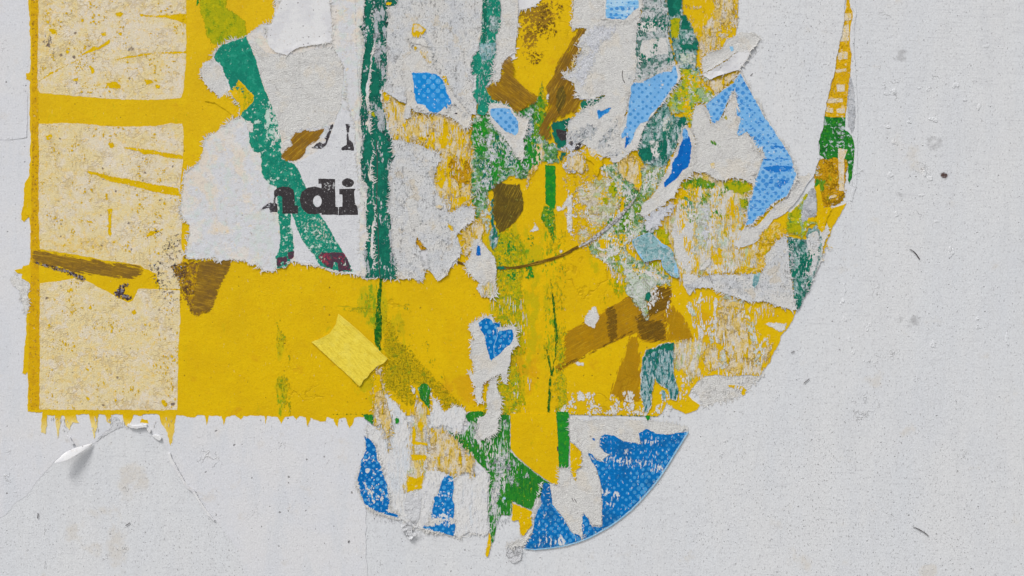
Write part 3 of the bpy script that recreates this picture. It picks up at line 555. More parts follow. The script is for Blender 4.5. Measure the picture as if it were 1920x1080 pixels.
for q in ("216 25 225 21 234 26 228 32 218 31", "262 24 290 30 300 28 320 27 350 25 350 47 340 43 315 34 290 33 262 31", "192 112 215 110 260 101 310 97 351 95 351 101 300 101 260 106 220 113",
          "72 152 95 135 120 124 145 112 147 114 120 127 96 140 74 154", "145 105 165 95 175 87 185 88 195 80 205 74 210 72 207 82 190 92 170 99 148 107", "163 110 168 120 178 130 178 138 171 140 167 125",
          "170 147 158 160 145 172 144 169 158 156 168 146", "125 92 132 96 128 104 122 98", "92 53 103 55 111 62 100 65 92 60", "222 62 230 58 229 66 223 68", "132 150 146 145 148 153 138 153", "198 155 215 152 228 160 226 168 205 165",
          "270 148 283 150 290 156 275 160", "290 158 303 160 298 168 292 165", "153 36 158 36 157 44 152 42", "85 255 96 251 100 256 97 263 88 263", "190 62 200 60 199 68 192 69",
          "202 266 212 267 216 275 208 280 203 272", "225 274 250 276 280 280 300 284 343 290 345 300 310 296 295 290 270 290 258 284 235 279", "160 318 180 322 210 330 250 337 290 345 335 352 338 370 300 363 270 355 240 348 205 340 185 330 165 325",
          "201 392 212 390 210 410 210 440 207 445 203 442 203 420", "150 377 157 379 153 385", "145 410 160 413 180 416 178 420 150 415", "197 360 203 362 202 378 198 376", "272 437 285 433 300 430 308 425 306 432 290 440 276 446", "212 450 217 453 215 459 211 456", "245 452 252 449 250 455",
          "247 581 254 579 257 588 251 593 247 588", "160 689 168 690 168 697 162 695", "160 742 170 745 168 751 161 748", "192 714 199 716 196 724", "208 712 215 711 213 716", "300 747 308 748 315 757 314 763 308 762 303 754", "98 558 106 560 104 567", "150 575 160 576 157 582", "124 545 136 538 137 545 130 549"):
    P('yellow_scrape', px(q), 'yellow_flat', amp=1.3, step=2)
P('brush_stroke', px("60 466 90 472 130 478 180 487 230 494 262 499 270 507 262 520 240 524 200 520 165 516 140 512 110 505 60 492"), 'brown_a', amp=1.2, label='brown brush stroke across the left edge')
P('dark_crust', px("70 489 100 498 135 508 152 514 163 524 156 529 140 521 120 512 95 504 66 496"), 'dark_crust', amp=2.2, step=2)
P('dark_crust', px("212 555 218 545 222 534 240 529 246 533 235 540 232 550 246 553 247 561 235 563 222 557"), 'dark_crust', amp=2.5, step=2)
P('brush_stroke', px("318 500 345 490 435 487 432 500 420 525 408 550 400 575 392 585 370 594 358 590 350 573 345 552 336 540 330 520"), 'brown_crust', amp=2.5, step=2, label='dark brown crusted brush stroke under the torn white sheet')
P('brush_stroke', px("372 490 400 486 438 486 432 500 424 520 410 545 403 570 396 583 382 588 370 592 360 585 362 560 366 530 368 508"), 'brown_a', amp=1.5, step=2)
P('white_fang', px("1280 512 1310 515 1307 535 1299 545 1293 558 1286 548 1280 535"), 'white_fibre', amp=1.4, step=2, dz=.0005, skirt=.0006)
P('olive_patch', px("374 0 372 18 380 37 386 65 395 82 412 85 430 78 445 75 462 69 464 60 461 40 450 30 438 22 425 15 430 0"), 'olive_patch', amp=2.0)
P('green_drip', px("367 0 376 0 373 8 371 14 368 10"), 'green_flat', amp=1)
P('green_seam', px("712 520 718 522 716 550 715 580 718 600 716 625 714 650 717 655 712 660 706 650 701 640 702 605 706 575 708 545"), 'green_line', amp=.8, step=2)
P('green_smear', px("600 575 640 577 680 577 706 578 706 586 670 586 640 580"), 'green_yellow_worn', amp=1.4)
P('olive_triangle', px("720 580 738 610 750 640 770 655 790 680 815 705 840 732 872 762 880 775 850 782 830 768 820 750 810 738 800 728 785 722 775 722 780 745 778 765 760 760 745 750 735 740 725 728 718 705 716 690 727 672 718 660"), 'olive_speck', amp=2.0)
P('green_seam', band(px("1032 522 1037 560 1041 600 1044 632 1042 660 1037 690 1034 705"), [2, 5, 6, 7, 4, 4, 6]), 'green_line', amp=.9, step=2)
P('green_seam', band(px("1026 655 1029 670 1033 700 1030 740 1028 776"), [3, 6, 4, 6, 6]), 'green_line', amp=.9, step=2)
P('green_seam', band(px("1039 700 1043 722 1046 745 1048 776"), [3, 6, 5, 9]), 'green_yellow_worn', amp=1.2, step=2)
P('green_seam', band(px("1007 776 1050 777 1120 777 1180 779 1245 781"), [1.6, 1.8, 2, 2.5, 2]), 'green_line', amp=.4)
P('green_seam', band(px("622 777 650 776.6 700 777"), [1.2, 2, 2]), 'green_line', amp=.4)
P('green_smear', px("1043 632 1052 628 1058 650 1060 690 1052 700 1043 695 1044 660"), 'green_yellow_worn', amp=1.5)
P('green_smear', px("1016 382 1022 385 1041 388 1041 450 1037 455 1030 436 1018 420 1014 410"), 'green_olive', amp=1.6)
P('green_seam', band(px("1038 388 1039 420 1038 450 1035 452 1032 425 1034 410"), 1.6), 'green_line', amp=.4)
P('green_bar', px("1022 309 1042 310 1042 345 1042 380 1040 392 1032 390 1022 380"), 'green_flat', amp=.6, label='clean bright green bar')
P('brush_stroke', px("1055 624 1090 606 1125 586 1152 569 1178 553 1200 548 1216 550 1228 537 1259 536 1260 566 1247 590 1252 612 1250 642 1230 643 1200 642 1192 625 1175 634 1155 640 1120 656 1090 672 1060 690 1042 700 1040 685 1057 678 1057 640"), 'brown_light', amp=1.0, label='translucent brown brush stroke slanting upward')
P('brush_overlap', px("1135 578 1152 569 1158 595 1158 636 1143 645 1138 620"), 'brown_dark', amp=.8)
P('brush_overlap', px("1042 690 1090 667 1140 642 1185 618 1188 625 1155 640 1100 668 1042 700"), 'brown_dark', amp=.8)
P('brush_stroke', px("1218 555 1228 538 1259 537 1259 566 1242 585 1220 595 1212 606 1192 600 1198 590 1215 575"), 'brown_dark', amp=1.0)
P('brush_stroke', px("1190 594 1212 598 1240 600 1248 615 1249 638 1230 641 1205 640 1198 628"), 'brown_dark', amp=1.4, label='darkest brown overlap')
P('brush_stroke', px("1180 628 1197 630 1201 660 1203 700 1204 752 1180 756 1165 755 1158 745 1140 742 1148 720 1158 690 1170 660"), 'ochre_veil', amp=1.0)
P('brush_stroke', px("1259 566 1280 592 1290 608 1301 635 1282 645 1262 642 1248 640 1250 612 1240 590"), 'ochre_veil', amp=1.0)
for q in ("1110 576 1117 572 1120 583 1124 597 1113 616 1098 610 1094 605 1097 592", "1070 675 1095 680 1096 687 1080 684", "1080 745 1087 730 1095 738 1098 752 1082 751", "1108 757 1114 762 1116 768 1110 764",
          "1284 568 1298 576 1306 592 1298 594 1289 583", "1296 600 1305 614 1303 620 1298 612", "1313 612 1318 616 1320 630 1313 640 1308 622", "1337 565 1347 558 1343 582 1348 615 1342 617 1337 592", "1060 395 1058 397 1064 403",
          "1388 605 1397 610 1405 645 1412 675 1420 670 1405 640 1396 605", "1432 608 1440 604 1475 606 1470 620 1464 624 1450 616", "1336 680 1362 675 1364 692 1341 690", "1340 630 1352 625 1350 640 1344 648", "1371 677 1388 676 1390 680 1376 681", "1378 585 1388 590 1383 595 1378 592"):
    P('white_scuff', px(q), 'fibre', amp=1.8, step=2)
P('cream_patch', px("1360 590 1372 597 1390 600 1400 605 1408 630 1420 660 1432 690 1426 704 1400 702 1375 704 1345 680 1352 660 1362 640 1366 610"), 'cream_yellow', amp=3, step=2.5)
P('cream_patch', px("1347 560 1360 556 1398 566 1395 582 1380 580 1365 578 1345 575"), 'cream_yellow', amp=3, step=2.5)
P('white_scuff', px("1258 645 1285 634 1320 636 1328 652 1316 668 1314 690 1324 700 1300 712 1290 720 1275 700 1262 690"), 'yellow_cream_grid', amp=4, step=2.5)
P('cream_patch', px("1325 0 1378 0 1380 15 1376 40 1355 50 1345 65 1350 85 1372 75 1355 88 1337 97 1317 110 1307 100 1312 75 1318 50 1340 22"), 'cream_yellow', amp=3.5, step=2.5)
P('cream_patch', px("1282 8 1320 10 1322 16 1300 18 1284 15"), 'cream_yellow', amp=2.5, step=2)
P('dark_crack', band(px("1180 778 1200 776 1212 780"), 1.5), 'green_line', amp=.6)

# ------------------------------------------------------------------ white sheets round the poster
def outside_edge(): pass
sA = sheet('white_paper_layer', 'white paper layer left of the yellow poster, ending in an arch near the corner', SC,
  [(-160, -80)] + px("60 0.6") + px("60 300 60 500 58 773 120 776 240 778 242 798 236 800 206 803 192 815 176 831 160 836 140 838 120 852 105 862 92 878 66 905 57 920 47 930 28 944 14 962 0 972") + [(-80, 1010), (-160, 1060)], 'white_layer', .5, amp=2.0, step=4, grid=60)
sB = sheet('white_paper_layer', 'white painted paper layer below the solid yellow field, with a slanting torn left edge', SC,
  px("240 778 242 799 260 801 277 799 281 806 286 817 303 822 314 838 318 850 320 863 331 880 344 905 350 912 364 922 374 938 383 952 391 963 400 971 425 1000 450 1040 470 1130 690 1130 686 1000 690 780"), 'white_layer', 1.25, amp=2.0, step=4, grid=60)
# edge ridge and lip along the slanting tear
part(sB, 'raised_lip', band(px("318 850 322 864 332 880 345 903 352 911 364 921 374 937 383 951 392 964 402 975"), [4, 6, 5, 4, 5, 5, 3, 3, 4, 2]), 'flap_white', amp=1.2, step=2, dz=0.0012, skirt=0.0016)
part(sB, 'raised_lip', px("240 797 247 801 258 803 268 801 278 801 277 796 262 798 250 798 242 794"), 'flap_white', amp=1.0, step=2, dz=0.0019, skirt=0.0022)
part(sB, 'raised_lip', px("286 815 296 816 304 820 301 826 292 822"), 'flap_white', amp=1.4, step=2, dz=0.0014, skirt=0.0016)
part(sB, 'raised_lip', px("276 799 284 806 282 812 277 806"), 'flap_white', amp=1, step=2, dz=0.0014, skirt=0.0016)
part(sA, 'raised_lip', px("126 817 133 820 135 824 140 832 137 834 132 826 127 822"), 'flap_white', amp=1, step=2, dz=0.0014, skirt=0.0016)
sheet('paper_peel', 'bare whitish triangle of a lifted layer by the upper left picture edge', SC, [(-60, 118)] + px("5 145 25 155 45 165 52 174 52 225 50 258 20 262") + [(-60, 262)], 'white_layer', 1.3, amp=1.0, curl=.0002)
sheet('torn_tab', 'small crumpled whitish tab beside the yellow spur on the left edge', SC, px("18 522 30 512 40 524 54 530 54 585 48 590 42 565 36 545 24 536"), 'fibre', 1.4, amp=1.5, step=2, curl=.0003)

# curled flake: a real strip that bends away from the wall
def curl_flake():
    base = [(116, 859), (124, 849), (134, 842), (144, 838), (155, 835), (165, 833), (176, 830)]
    tip = [(112, 866), (122, 866), (133, 863), (144, 857), (154, 850), (163, 843), (174, 835)]
    org = W3(150, 838, 0); co = []; F = []; n = 7; m = 7
    for j in range(m):
        t = j / (m - 1)
        for i in range(n):
            x = base[i][0] * (1 - t) + tip[i][0] * t; y = base[i][1] * (1 - t) + tip[i][1] * t
            hgt = .0008 + .0062 * (1 - i / (n - 1)) ** .9 + .0030 * (1 - i / (n - 1)) ** .5 * t + .0006 * t
            x += 1.6 * noise.noise(Vector((i * .9, j * .9, 3))); y += (2.6 * noise.noise(Vector((i * 1.7, 5, 3)))) * t; y -= 1.5 * t
            # the part nearest the wall leans on the torn line, the free edge stands out from it
            w_ = W3(x, y - 2 * math.sin(t * math.pi), hgt); co.append([w_[k] - org[k] for k in range(3)])
    for j in range(m - 1):
        for i in range(n - 1):
            a = j * n + i; F.append((a, a + n, a + n + 1, a + 1))
    me = bpy.data.meshes.new('paper_curl'); me.from_pydata(co, [], F); me.update(); me.materials.append(MATS['flap_white'])
    for p_ in me.polygons: p_.use_smooth = True
    o = bpy.data.objects.new('paper_curl', me); sc.collection.objects.link(o); o.location = org
    sm = o.modifiers.new('thickness', 'SOLIDIFY'); sm.thickness = .0003
    ss = o.modifiers.new('smooth', 'SUBSURF'); ss.levels = 2; ss.render_levels = 2
    o['label'] = 'bright white paper flake curling out from the wall, casting a soft shadow'; o['category'] = SC
curl_flake()
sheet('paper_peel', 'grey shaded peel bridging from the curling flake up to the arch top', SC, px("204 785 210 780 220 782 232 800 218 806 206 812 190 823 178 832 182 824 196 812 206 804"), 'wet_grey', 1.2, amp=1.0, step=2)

sheet('backing_paper', 'whitish backing paper glimpsed between the grey and teal strips at the top', SC,
  px("684 0 1060 0 1000 12 975 20 968 60 966 110 935 130 925 150 890 205 800 205 720 170 735 262 820 285 815 330 840 395 865 470 850 500 690 512 682 300"), 'flap_white', 2.2, amp=2, step=3, grid=60)
# ------------------------------------------------------------------ the torn white sheet with black letters
wp = sheet('torn_white_sheet', 'torn white poster piece with black letters ndi and a slanting teal band', PO,
  px("522 0 515 30 510 43 492 46 475 58 466 67 445 75 412 88 400 107 403 113 384 118 378 128 380 148 400 170 412 185 430 172 452 200 450 220 435 230 415 242 395 255 385 265 382 285 372 307 350 325 343 342 344 365 340 385 342 400 355 420 357 440 352 465 346 475 355 485 377 486 402 482 415 490 435 486 460 487 470 497 480 492 495 507 515 510 520 502 537 500 540 490 555 491 577 497 602 497 622 507 640 510 665 515 690 523 700 520 700 400 690 200 700 80 690 0"),
  'sheet_white', 3.0, amp=2.2, step=2.5, rim=2.2, curl=.0007, grid=30)
Q = lambda *a, **k: part(wp, *a, **k)
Q('printed_ground', px("527 300 552 306 562 302 580 292 600 282 612 277 617 262 622 245 628 230 640 210 655 205 666 235 668 262 674 290 676 320 676 345 684 365 686 400 686 420 683 440 682 480 684 510 664 506 620 500 600 490 580 478 545 420 545 395"), 'print_white', amp=2.0)
Q('white_scar', px("380 120 400 112 412 122 420 140 429 170 412 183 400 170 384 150"), 'white_fibre', amp=1.3)
Q('teal_band', px("400 107 405 98 412 88 420 84 445 75 463 69 468 82 477 102 482 112 487 135 491 152 497 165 505 185 512 200 520 225 526 248 530 270 528 285 530 298 552 307 562 322 568 338 580 362 590 382 605 407 622 435 640 467 664 509 650 510 625 507 602 499 593 488 580 470 562 442 552 415 546 400 546 420 551 440 552 470 545 490 538 500 520 505 517 482 524 470 525 435 521 400 519 370 518 352 505 345 495 335 490 322 490 303 487 287 475 285 468 270 467 250 465 232 455 222 450 215 455 190 447 180 440 172 432 168 428 150 422 140 415 123 405 117"), 'teal_band', amp=1.3, step=2, label='slanting teal green printed band')
Q('yellow_shred', px("380 170 398 172 412 185 430 170 440 162 447 151 460 162 477 180 475 192 460 205 450 217 442 222 430 210 405 195 385 190"), 'yellow', amp=2.0, step=2)
Q('yellow_shred', px("440 168 447 153 460 163 477 181 474 192 460 205 450 216 442 206 438 185"), 'green_yellow_worn', amp=2.0, step=2)
Q('white_scar', px("461 224 470 226 477 232 475 247 470 250 464 243 462 234"), 'fibre', amp=1.6, step=2)
Q('cream_panel', px("468 82 480 78 500 100 540 104 580 95 640 82 645 140 640 200 630 225 600 238 560 248 532 262 520 225 505 185 491 152 480 110"), 'white_fibre', amp=1.5)
Q('veil', px("625 228 600 238 560 244 540 262 530 262 532 272 545 275 560 262 572 262 590 256 604 250 618 252"), 'grey_veil', amp=3, step=2)
Q('pale_gap', px("548 412 556 425 565 447 585 475 598 495 578 494 555 490 552 478 552 452 549 432 545 420"), 'print_white', amp=1.2, step=2)
Q('white_scar', px("540 262 547 262 549 270 546 275 548 284 540 290 530 285 526 275 530 266"), 'fibre', amp=1.8, step=2)
# letters, raised a hair as thick printing ink
tl = lambda s: tp(340, 260, 4, s)
Q('letter_n', tl("700 392 722 372 760 360 810 363 843 385 852 430 852 500 877 503 876 563 760 563 760 540 758 440 745 428 722 430 710 440 706 480 722 495 722 552 700 550 690 530 675 510 690 470 700 440 695 420"), 'ink_black', amp=.5, step=2)
Q('letter_fragment', tl("590 555 620 510 640 495 660 480 675 470 690 500 705 540 720 556 690 552 665 556 655 520 630 530"), 'ink_worn', amp=1.8, step=2)
Q('letter_d', tl("1030 300 1155 302 1158 510 1178 515 1178 572 1052 572 1052 558 1010 568 950 562 905 525 888 460 905 400 950 368 1000 358 1052 372 1052 340 1030 338"), 'ink_black', amp=.5, step=2, holes=[[(p[0], p[1]) for p in ell(340 + 1022 / 4, 260 + 470 / 4, 8.2, 11)]])
Q('letter_i', tl("1187 378 1310 376 1297 400 1303 480 1322 515 1328 574 1180 575 1182 513 1210 510 1210 420 1187 418"), 'ink_black', amp=.6, step=2)
Q('letter_i_dot', ell(340 + 1252 / 4, 260 + 331 / 4, 11.5, 8.5), 'ink_black', amp=1.0, step=2)
Q('letter_fragment', px("625 231 626 236 621 250 617 262 612 274 602 280 590 279 584 277 594 270 607 262 616 248 620 235"), 'ink_worn', amp=.7, step=2, holes=[ell(606.5, 264.5, 4.8, 4.8)])
Q('letter_fragment', px("647 232 658 234 654 250 656 262 664 270 665 282 639 282 640 276 650 272 650 250"), 'ink_worn', amp=1.6, step=2)
Q('printed_fragment', px("603 473 645 473 652 487 661 510 648 507 635 510 633 494 627 491 624 505 612 500 602 490 596 482"), 'ink_red', amp=.8, step=2, label='dark red and black letter top cut off by the tear')
Q('printed_fragment', px("540 472 552 471 551 482 547 487 540 485"), 'ink_red', amp=1, step=2)
Q('printed_fragment', px("520 482 538 480 538 498 530 497 522 502 518 495"), 'ink_red', amp=1.4, step=2)
Q('brush_stroke', px("553 249 572 243 590 246 611 239 606 250 600 260 588 270 578 276 572 288 563 299 550 303 537 303 527 296 528 287 540 276 547 272 545 263"), 'brown_b', amp=1.0, step=2, label='short brown brush stroke over the letters')
Q('crease', band(px("666 0 667 40 668 90 671 140 673 152"), [1, 1.4, 1.4, 1.4, .8]), 'grey_veil', amp=.3, dz=.0003, skirt=.0004)
sheet('white_flap', 'smooth white paper flap with ragged lower edge at the top of the lettered sheet', SC, px("541 0 614 0 622 37 622 80 590 84 572 87 552 94 537 104 522 101 512 93 505 85 500 55 512 44 520 25"), 'flap_white', 4.6, amp=2.0, step=2.5, curl=.0005)
sheet('fibre_strip', 'long pale peeled strip running down the right side of the lettered sheet', SC,
  px("622 0 680 0 683 20 678 42 680 52 675 68 680 90 676 120 672 150 676 190 672 240 678 262 680 290 676 300 678 345 688 362 690 385 684 400 686 420 690 440 684 470 686 520 678 515 675 470 674 430 674 400 676 360 670 320 668 290 668 262 665 235 658 215 650 180 648 130 622 85"), 'sheet_white', 3.9, amp=2.0, step=2.5)

# ------------------------------------------------------------------ first teal strip and the grey sheets
t1 = sheet('teal_strip', 'long dark teal strip beside the letters, mottled with grey patches', SC,
  px("683 0 684 15 680 30 681 47 673 50 678 60 682 72 683 90 681 110 678 130 676 150 676 175 678 190 675 215 677 240 680 265 676 285 677 300 672 315 676 335 688 345 690 352 685 372 682 390 688 410 684 430 687 445 680 455 680 472 684 492 688 510 684 522 710 521 742 526 745 510 743 485 735 465 735 435 732 410 730 390 732 355 727 335 732 310 742 292 742 280 735 262 727 240 723 220 718 200 714 185 712 170 722 165 726 150 727 120 726 70 732 40 730 18 745 10 757 0"),
  'teal_mottled', 3.3, amp=1.8, step=2.5, curl=.0004, grid=30)
part(t1, 'solid_teal', px("684 0 705 0 700 15 696 30 700 45 706 60 695 80 697 100 705 112 710 130 712 150 712 168 716 182 690 184 678 182 678 140 683 100 684 40"), 'teal_dark', amp=1.8)
part(t1, 'solid_teal', px("700 262 712 262 716 300 716 345 724 370 726 395 712 400 700 390 704 350 700 300"), 'teal_dark', amp=2.2)
part(t1, 'solid_teal', px("691 340 712 330 729 345 727 400 731 440 734 490 738 518 716 520 694 516 688 470 690 430 686 390"), 'teal_dark', amp=2.5)
part(t1, 'solid_teal', px("682 235 700 225 712 240 728 262 734 285 724 315 712 335 694 335 682 300"), 'teal_dark', amp=2.5)
part(t1, 'olive_chip', px("690 205 698 207 705 215 707 222 700 220 692 214"), 'olive_patch', amp=1, step=2)
part(t1, 'crease', band(px("706 262 708 320 706 380 709 430 711 500 713 520"), 1.3), 'dark_hair', amp=.5)
cy = sheet('cream_scrap', 'cream scrap flecked with yellow, between the teal strip and the green patch', SC,
  px("714 170 722 168 735 178 745 190 765 197 775 210 800 215 830 212 860 228 880 240 882 270 890 300 888 340 885 375 864 390 846 396 838 400 832 385 822 365 812 345 815 320 825 290 810 278 790 272 760 266 735 264 727 240 722 210"),
  'cream_yellow', 2.6, amp=2.5, step=2.5)
for q in ("716 170 724 170 732 182 728 192 722 195 718 184", "808 250 815 246 818 268 812 290 806 300 803 270", "828 240 840 238 842 262 835 275 826 280 822 262", "820 310 832 315 838 340 828 355 818 345", "838 290 850 300 845 330 848 348 840 352 838 320", "846 375 880 365 882 374 862 386 846 390", "780 255 800 257 800 263 785 263"):
    part(cy, 'yellow_fleck', px(q), 'yellow_flat', amp=2.5, step=2)
for q in ("812 305 860 250 830 272", ):
    part(cy, 'crease', band(px("745 205 800 255 822 283 818 300"), 1.2), 'brown_crust', amp=1.5, step=2)
part(cy, 'brown_veil', px("845 296 880 300 888 330 880 350 860 345 840 330 838 310"), 'ochre_crackle', amp=3, step=2)
gs_ = sheet('grey_crackled_sheet', 'grey crackled paper sheet hanging between the two teal strips at the top', SC,
  px("728 14 745 10 757 0 906 0 904 15 905 50 900 75 895 95 885 108 882 120 885 150 883 170 893 192 895 212 885 216 870 210 850 195 838 210 800 216 775 208 762 195 745 188 730 178 716 170 722 165 727 150 727 120 726 60"),
  'grey_crackle', 3.7, amp=2.0, step=2.5, curl=.0005)
part(gs_, 'hairline', band(px("810 90 822 115 830 140 845 170 860 190 875 205"), 1.6), 'soft_line', amp=1.5, step=2)
part(gs_, 'curled_corner', px("732 178 745 174 756 175 763 185 762 196 750 192"), 'wet_grey', amp=1.5, step=2, dz=.0006, skirt=.0008)
b1 = sheet('white_torn_scrap', 'pointed white torn scrap around the rounded blue dotted patch near the top', SC,
  px("768 71 783 74 790 71 800 82 810 100 812 124 825 141 836 153 850 180 865 195 880 215 883 238 872 240 855 225 840 218 820 212 802 212 782 202 772 206 766 225 757 222 760 198 764 185 759 150 752 130 760 108 785 92 775 85"),
  'white_fibre', 4.6, amp=2.0, step=2.5, curl=.0006)
part(b1, 'blue_print', tp(660, 0, 4, "450 545 560 545 640 560 690 610 710 700 740 740 755 790 735 800 715 780 722 830 712 832 698 800 640 850 580 840 540 790 490 780 470 730 460 640"), 'blue_pair', amp=1.3, step=2, label='rounded blue halftone patch with lighter dots')
part(b1, 'cream_patch', px("785 92 800 95 810 115 808 125 798 120 790 108"), 'cream_yellow', amp=1.5)
part(b1, 'pinhole', ell(855.5, 213, 2.6, 1.4, 8), 'dark_hair', amp=.5, step=1.5)
part(b1, 'yellow_fleck', px("776 87 783 88 781 96 776 95"), 'yellow_flat', amp=1, step=2)
part(b1, 'yellow_fleck', px("829 142 838 143 838 152 845 165 852 178 846 172 836 158 830 150"), 'yellow_flat', amp=1, step=2)
yc = sheet('yellow_chip', 'small yellow chip with pale centre above the pointed white scrap', SC, tp(660, 0, 4, "450 170 510 185 562 228 550 245 515 290 480 290 450 280 445 240 455 200"), 'yellow_flat', 5.0, amp=1.0, step=2)
part(yc, 'cream_patch', px("777 46 788 49 795 57 790 62 781 58 779 66 776 60"), 'slit_cream', amp=1.2, step=2)
part(yc, 'white_lip', px("768 72 774 70 780 73 788 72 796 75 801 82 806 92 796 88 786 85 776 83 769 79"), 'fibre', amp=1, step=2, dz=.0003, skirt=.0005)
g2 = sheet('grey_crackled_sheet', 'large grey crackled paper piece right of the teal strip, ending above the yellow field', SC,
  px("735 262 760 264 795 275 820 288 826 300 815 320 812 345 820 362 828 378 838 396 842 402 860 388 885 385 890 392 888 412 875 422 857 440 866 470 863 480 850 490 845 500 840 515 827 527 818 526 810 515 805 508 804 490 800 468 785 470 794 497 797 512 790 525 770 522 745 526 745 505 742 480 735 460 735 420 730 390 732 355 729 335 735 300"),
  'grey_crackle', 3.5, amp=2.0, step=2.5, curl=.0006, grid=30)
part(g2, 'cream_patch', px("762 372 780 372 785 400 782 425 775 428 766 410"), 'white_fibre', amp=3)
part(g2, 'yellow_fleck', px("780 440 786 450 800 465 803 470 790 470 778 455"), 'ochre_crackle', amp=1.5, step=2)
part(g2, 'yellow_fleck', px("840 417 850 425 851 435 845 432 840 426"), 'yellow_flat', amp=1, step=2)
part(g2, 'seed', px("816 385 824 383 832 388 826 392 818 390"), 'slit_cream', amp=.8, step=2, dz=.0006, skirt=.0008)

# ------------------------------------------------------------------ second teal strip, top centre
t2 = sheet('teal_strip', 'short teal strip left of the brown crossing strokes at the top', SC,
  tp(660, 0, 4, "985 0 1105 0 1115 60 1120 190 1085 260 1080 390 1060 460 1060 570 1030 610 1000 660 1050 740 1130 770 1190 790 1200 840 1190 820 1030 810 1010 870 935 860 940 780 890 700 925 660 930 560 900 570 890 480 910 420 945 380 960 300 975 200 975 60"),
  'teal_band', 3.9, amp=1.5, step=2.5, curl=.0004)
part(t2, 'grey_wear', px("918 28 928 26 935 35 936 55 928 65 918 62 915 45"), 'teal_speckle', amp=2, step=2)
part(t2, 'grey_wear', px("901 82 930 80 928 100 918 112 905 115 898 100"), 'teal_glaze', amp=2, step=2)
part(t2, 'solid_teal', px("908 0 915 0 913 40 910 80 905 95 903 60"), 'teal_dark', amp=1)
sheet('grey_paper_slip', 'narrow grey white slip between the short teal strip and the yellow field at the top', SC,
  tp(660, 0, 4, "1110 0 1235 0 1250 60 1240 200 1230 320 1220 400 1160 440 1120 500 1112 600 1062 615 1062 470 1088 400 1092 260 1122 190"), 'white_fibre', 4.3, amp=1.5, step=2.5, curl=.0005)
P('brush_stroke', tp(660, 0, 4, "1110 480 1150 450 1180 425 1215 440 1222 580 1270 620 1350 690 1390 725 1370 790 1310 800 1250 860 1210 840 1190 800 1100 760 1050 740 1000 670 1010 640 1070 630 1110 590 1130 540"), 'brown_c', amp=1.0, step=2, dz=.0010, skirt=.0012, label='brown brush stroke slanting down to the right')
P('brush_stroke', tp(980, 0, 4, "400 240 430 215 470 208 480 250 440 330 480 360 440 420 390 500 340 570 390 640 430 710 430 790 400 850 330 870 250 900 210 940 215 1050 170 1050 110 1010 130 930 160 860 200 800 190 740 170 660 230 560 270 440 330 370"), 'brown_d', amp=1.2, step=2, dz=.0004, skirt=.0006, label='brown brush stroke rising steeply to the right')
P('dark_stain', px("1045 165 1055 160 1062 180 1058 200 1048 215 1042 200"), 'olive_brown', amp=2.5, step=2, dz=.0005)
g1 = sheet('green_scrap', 'mottled green scrap under the small light blue piece in the centre', SC,
  px("883 222 900 212 925 213 965 222 985 200 1005 186 1013 165 1017 150 1020 185 1027 190 1020 205 1014 235 1022 262 1040 265 1048 275 1048 305 1022 307 1005 300 998 312 990 335 980 340 965 332 950 338 930 350 918 362 915 400 905 400 896 420 889 400 883 370 882 330 885 290 880 262"),
  'green_mixed', 2.8, amp=2.5, step=2.5)
part(g1, 'bright_green', px("884 232 900 228 912 238 916 250 905 256 888 250"), 'green_flat', amp=2, step=2)
part(g1, 'bright_green', px("893 270 910 274 914 284 900 290 890 284"), 'green_flat', amp=2, step=2)
part(g1, 'olive_patch', px("1005 192 1014 165 1018 185 1026 195 1015 225 1008 240 1000 262 990 290 1000 250"), 'green_olive', amp=2, step=2)
part(g1, 'yellow_wedge', px("1005 268 1020 268 1022 300 1005 320 985 360 982 352 990 325 1000 290"), 'cream_yellow', amp=2)
p2 = sheet('dark_leaf_patch', 'olive brown leaf shaped patch on the yellow centre', 'paint patch',
  tp(660, 260, 4, "1080 300 1130 330 1170 340 1260 340 1275 400 1290 460 1280 540 1230 620 1150 690 1105 705 1080 660 1060 590 1050 520 1060 430 1045 370"), 'olive_brown', 2.4, amp=.9, step=2.5)
b2 = sheet('white_torn_scrap', 'small white torn scrap holding a light blue dotted oval in the green centre', SC,
  px("914 208 917 195 937 193 960 203 968 217 992 225 988 245 982 262 984 275 982 295 977 302 965 290 945 258 932 243 920 228"), 'white_fibre', 4.8, amp=1.5, step=2.5, curl=.0007)
part(b2, 'blue_print', tp(660, 0, 4, "1033 818 1110 810 1182 815 1202 850 1248 915 1250 1000 1225 1022 1150 990 1080 920 1035 870"), 'light_blue_dots', amp=1.2, step=2)
te = sheet('teal_sliver', 'curved teal sliver under the olive brown leaf patch', SC, tp(660, 260, 4, "1035 460 1065 448 1062 560 1078 650 1102 730 1095 800 1068 848 1038 825 1025 740 1042 640 1035 520"), 'teal_speckle', 2.6, amp=1.3, step=2)
part(te, 'solid_teal', tp(660, 260, 4, "1040 460 1065 450 1060 560 1075 650 1098 730 1080 760 1060 700 1045 640 1045 540"), 'teal_dark', amp=.8, step=2)
sheet('white_streak', 'narrow streaky white remnant left of the teal sliver', SC, tp(660, 260, 4, "985 385 1010 430 1035 470 1042 560 1030 700 1010 730 975 660 945 560 945 450"), 'pale_green', 2.5, amp=2.5, step=2)
w5 = sheet('cream_scrap', 'cream scrap spotted with yellow left of the tiny blue triangle', SC, tp(660, 260, 4, "820 700 880 645 950 620 1010 640 1000 700 980 750 1000 800 900 860 850 890 830 800"), 'cream_yellow', 2.6, amp=2, step=2.5)
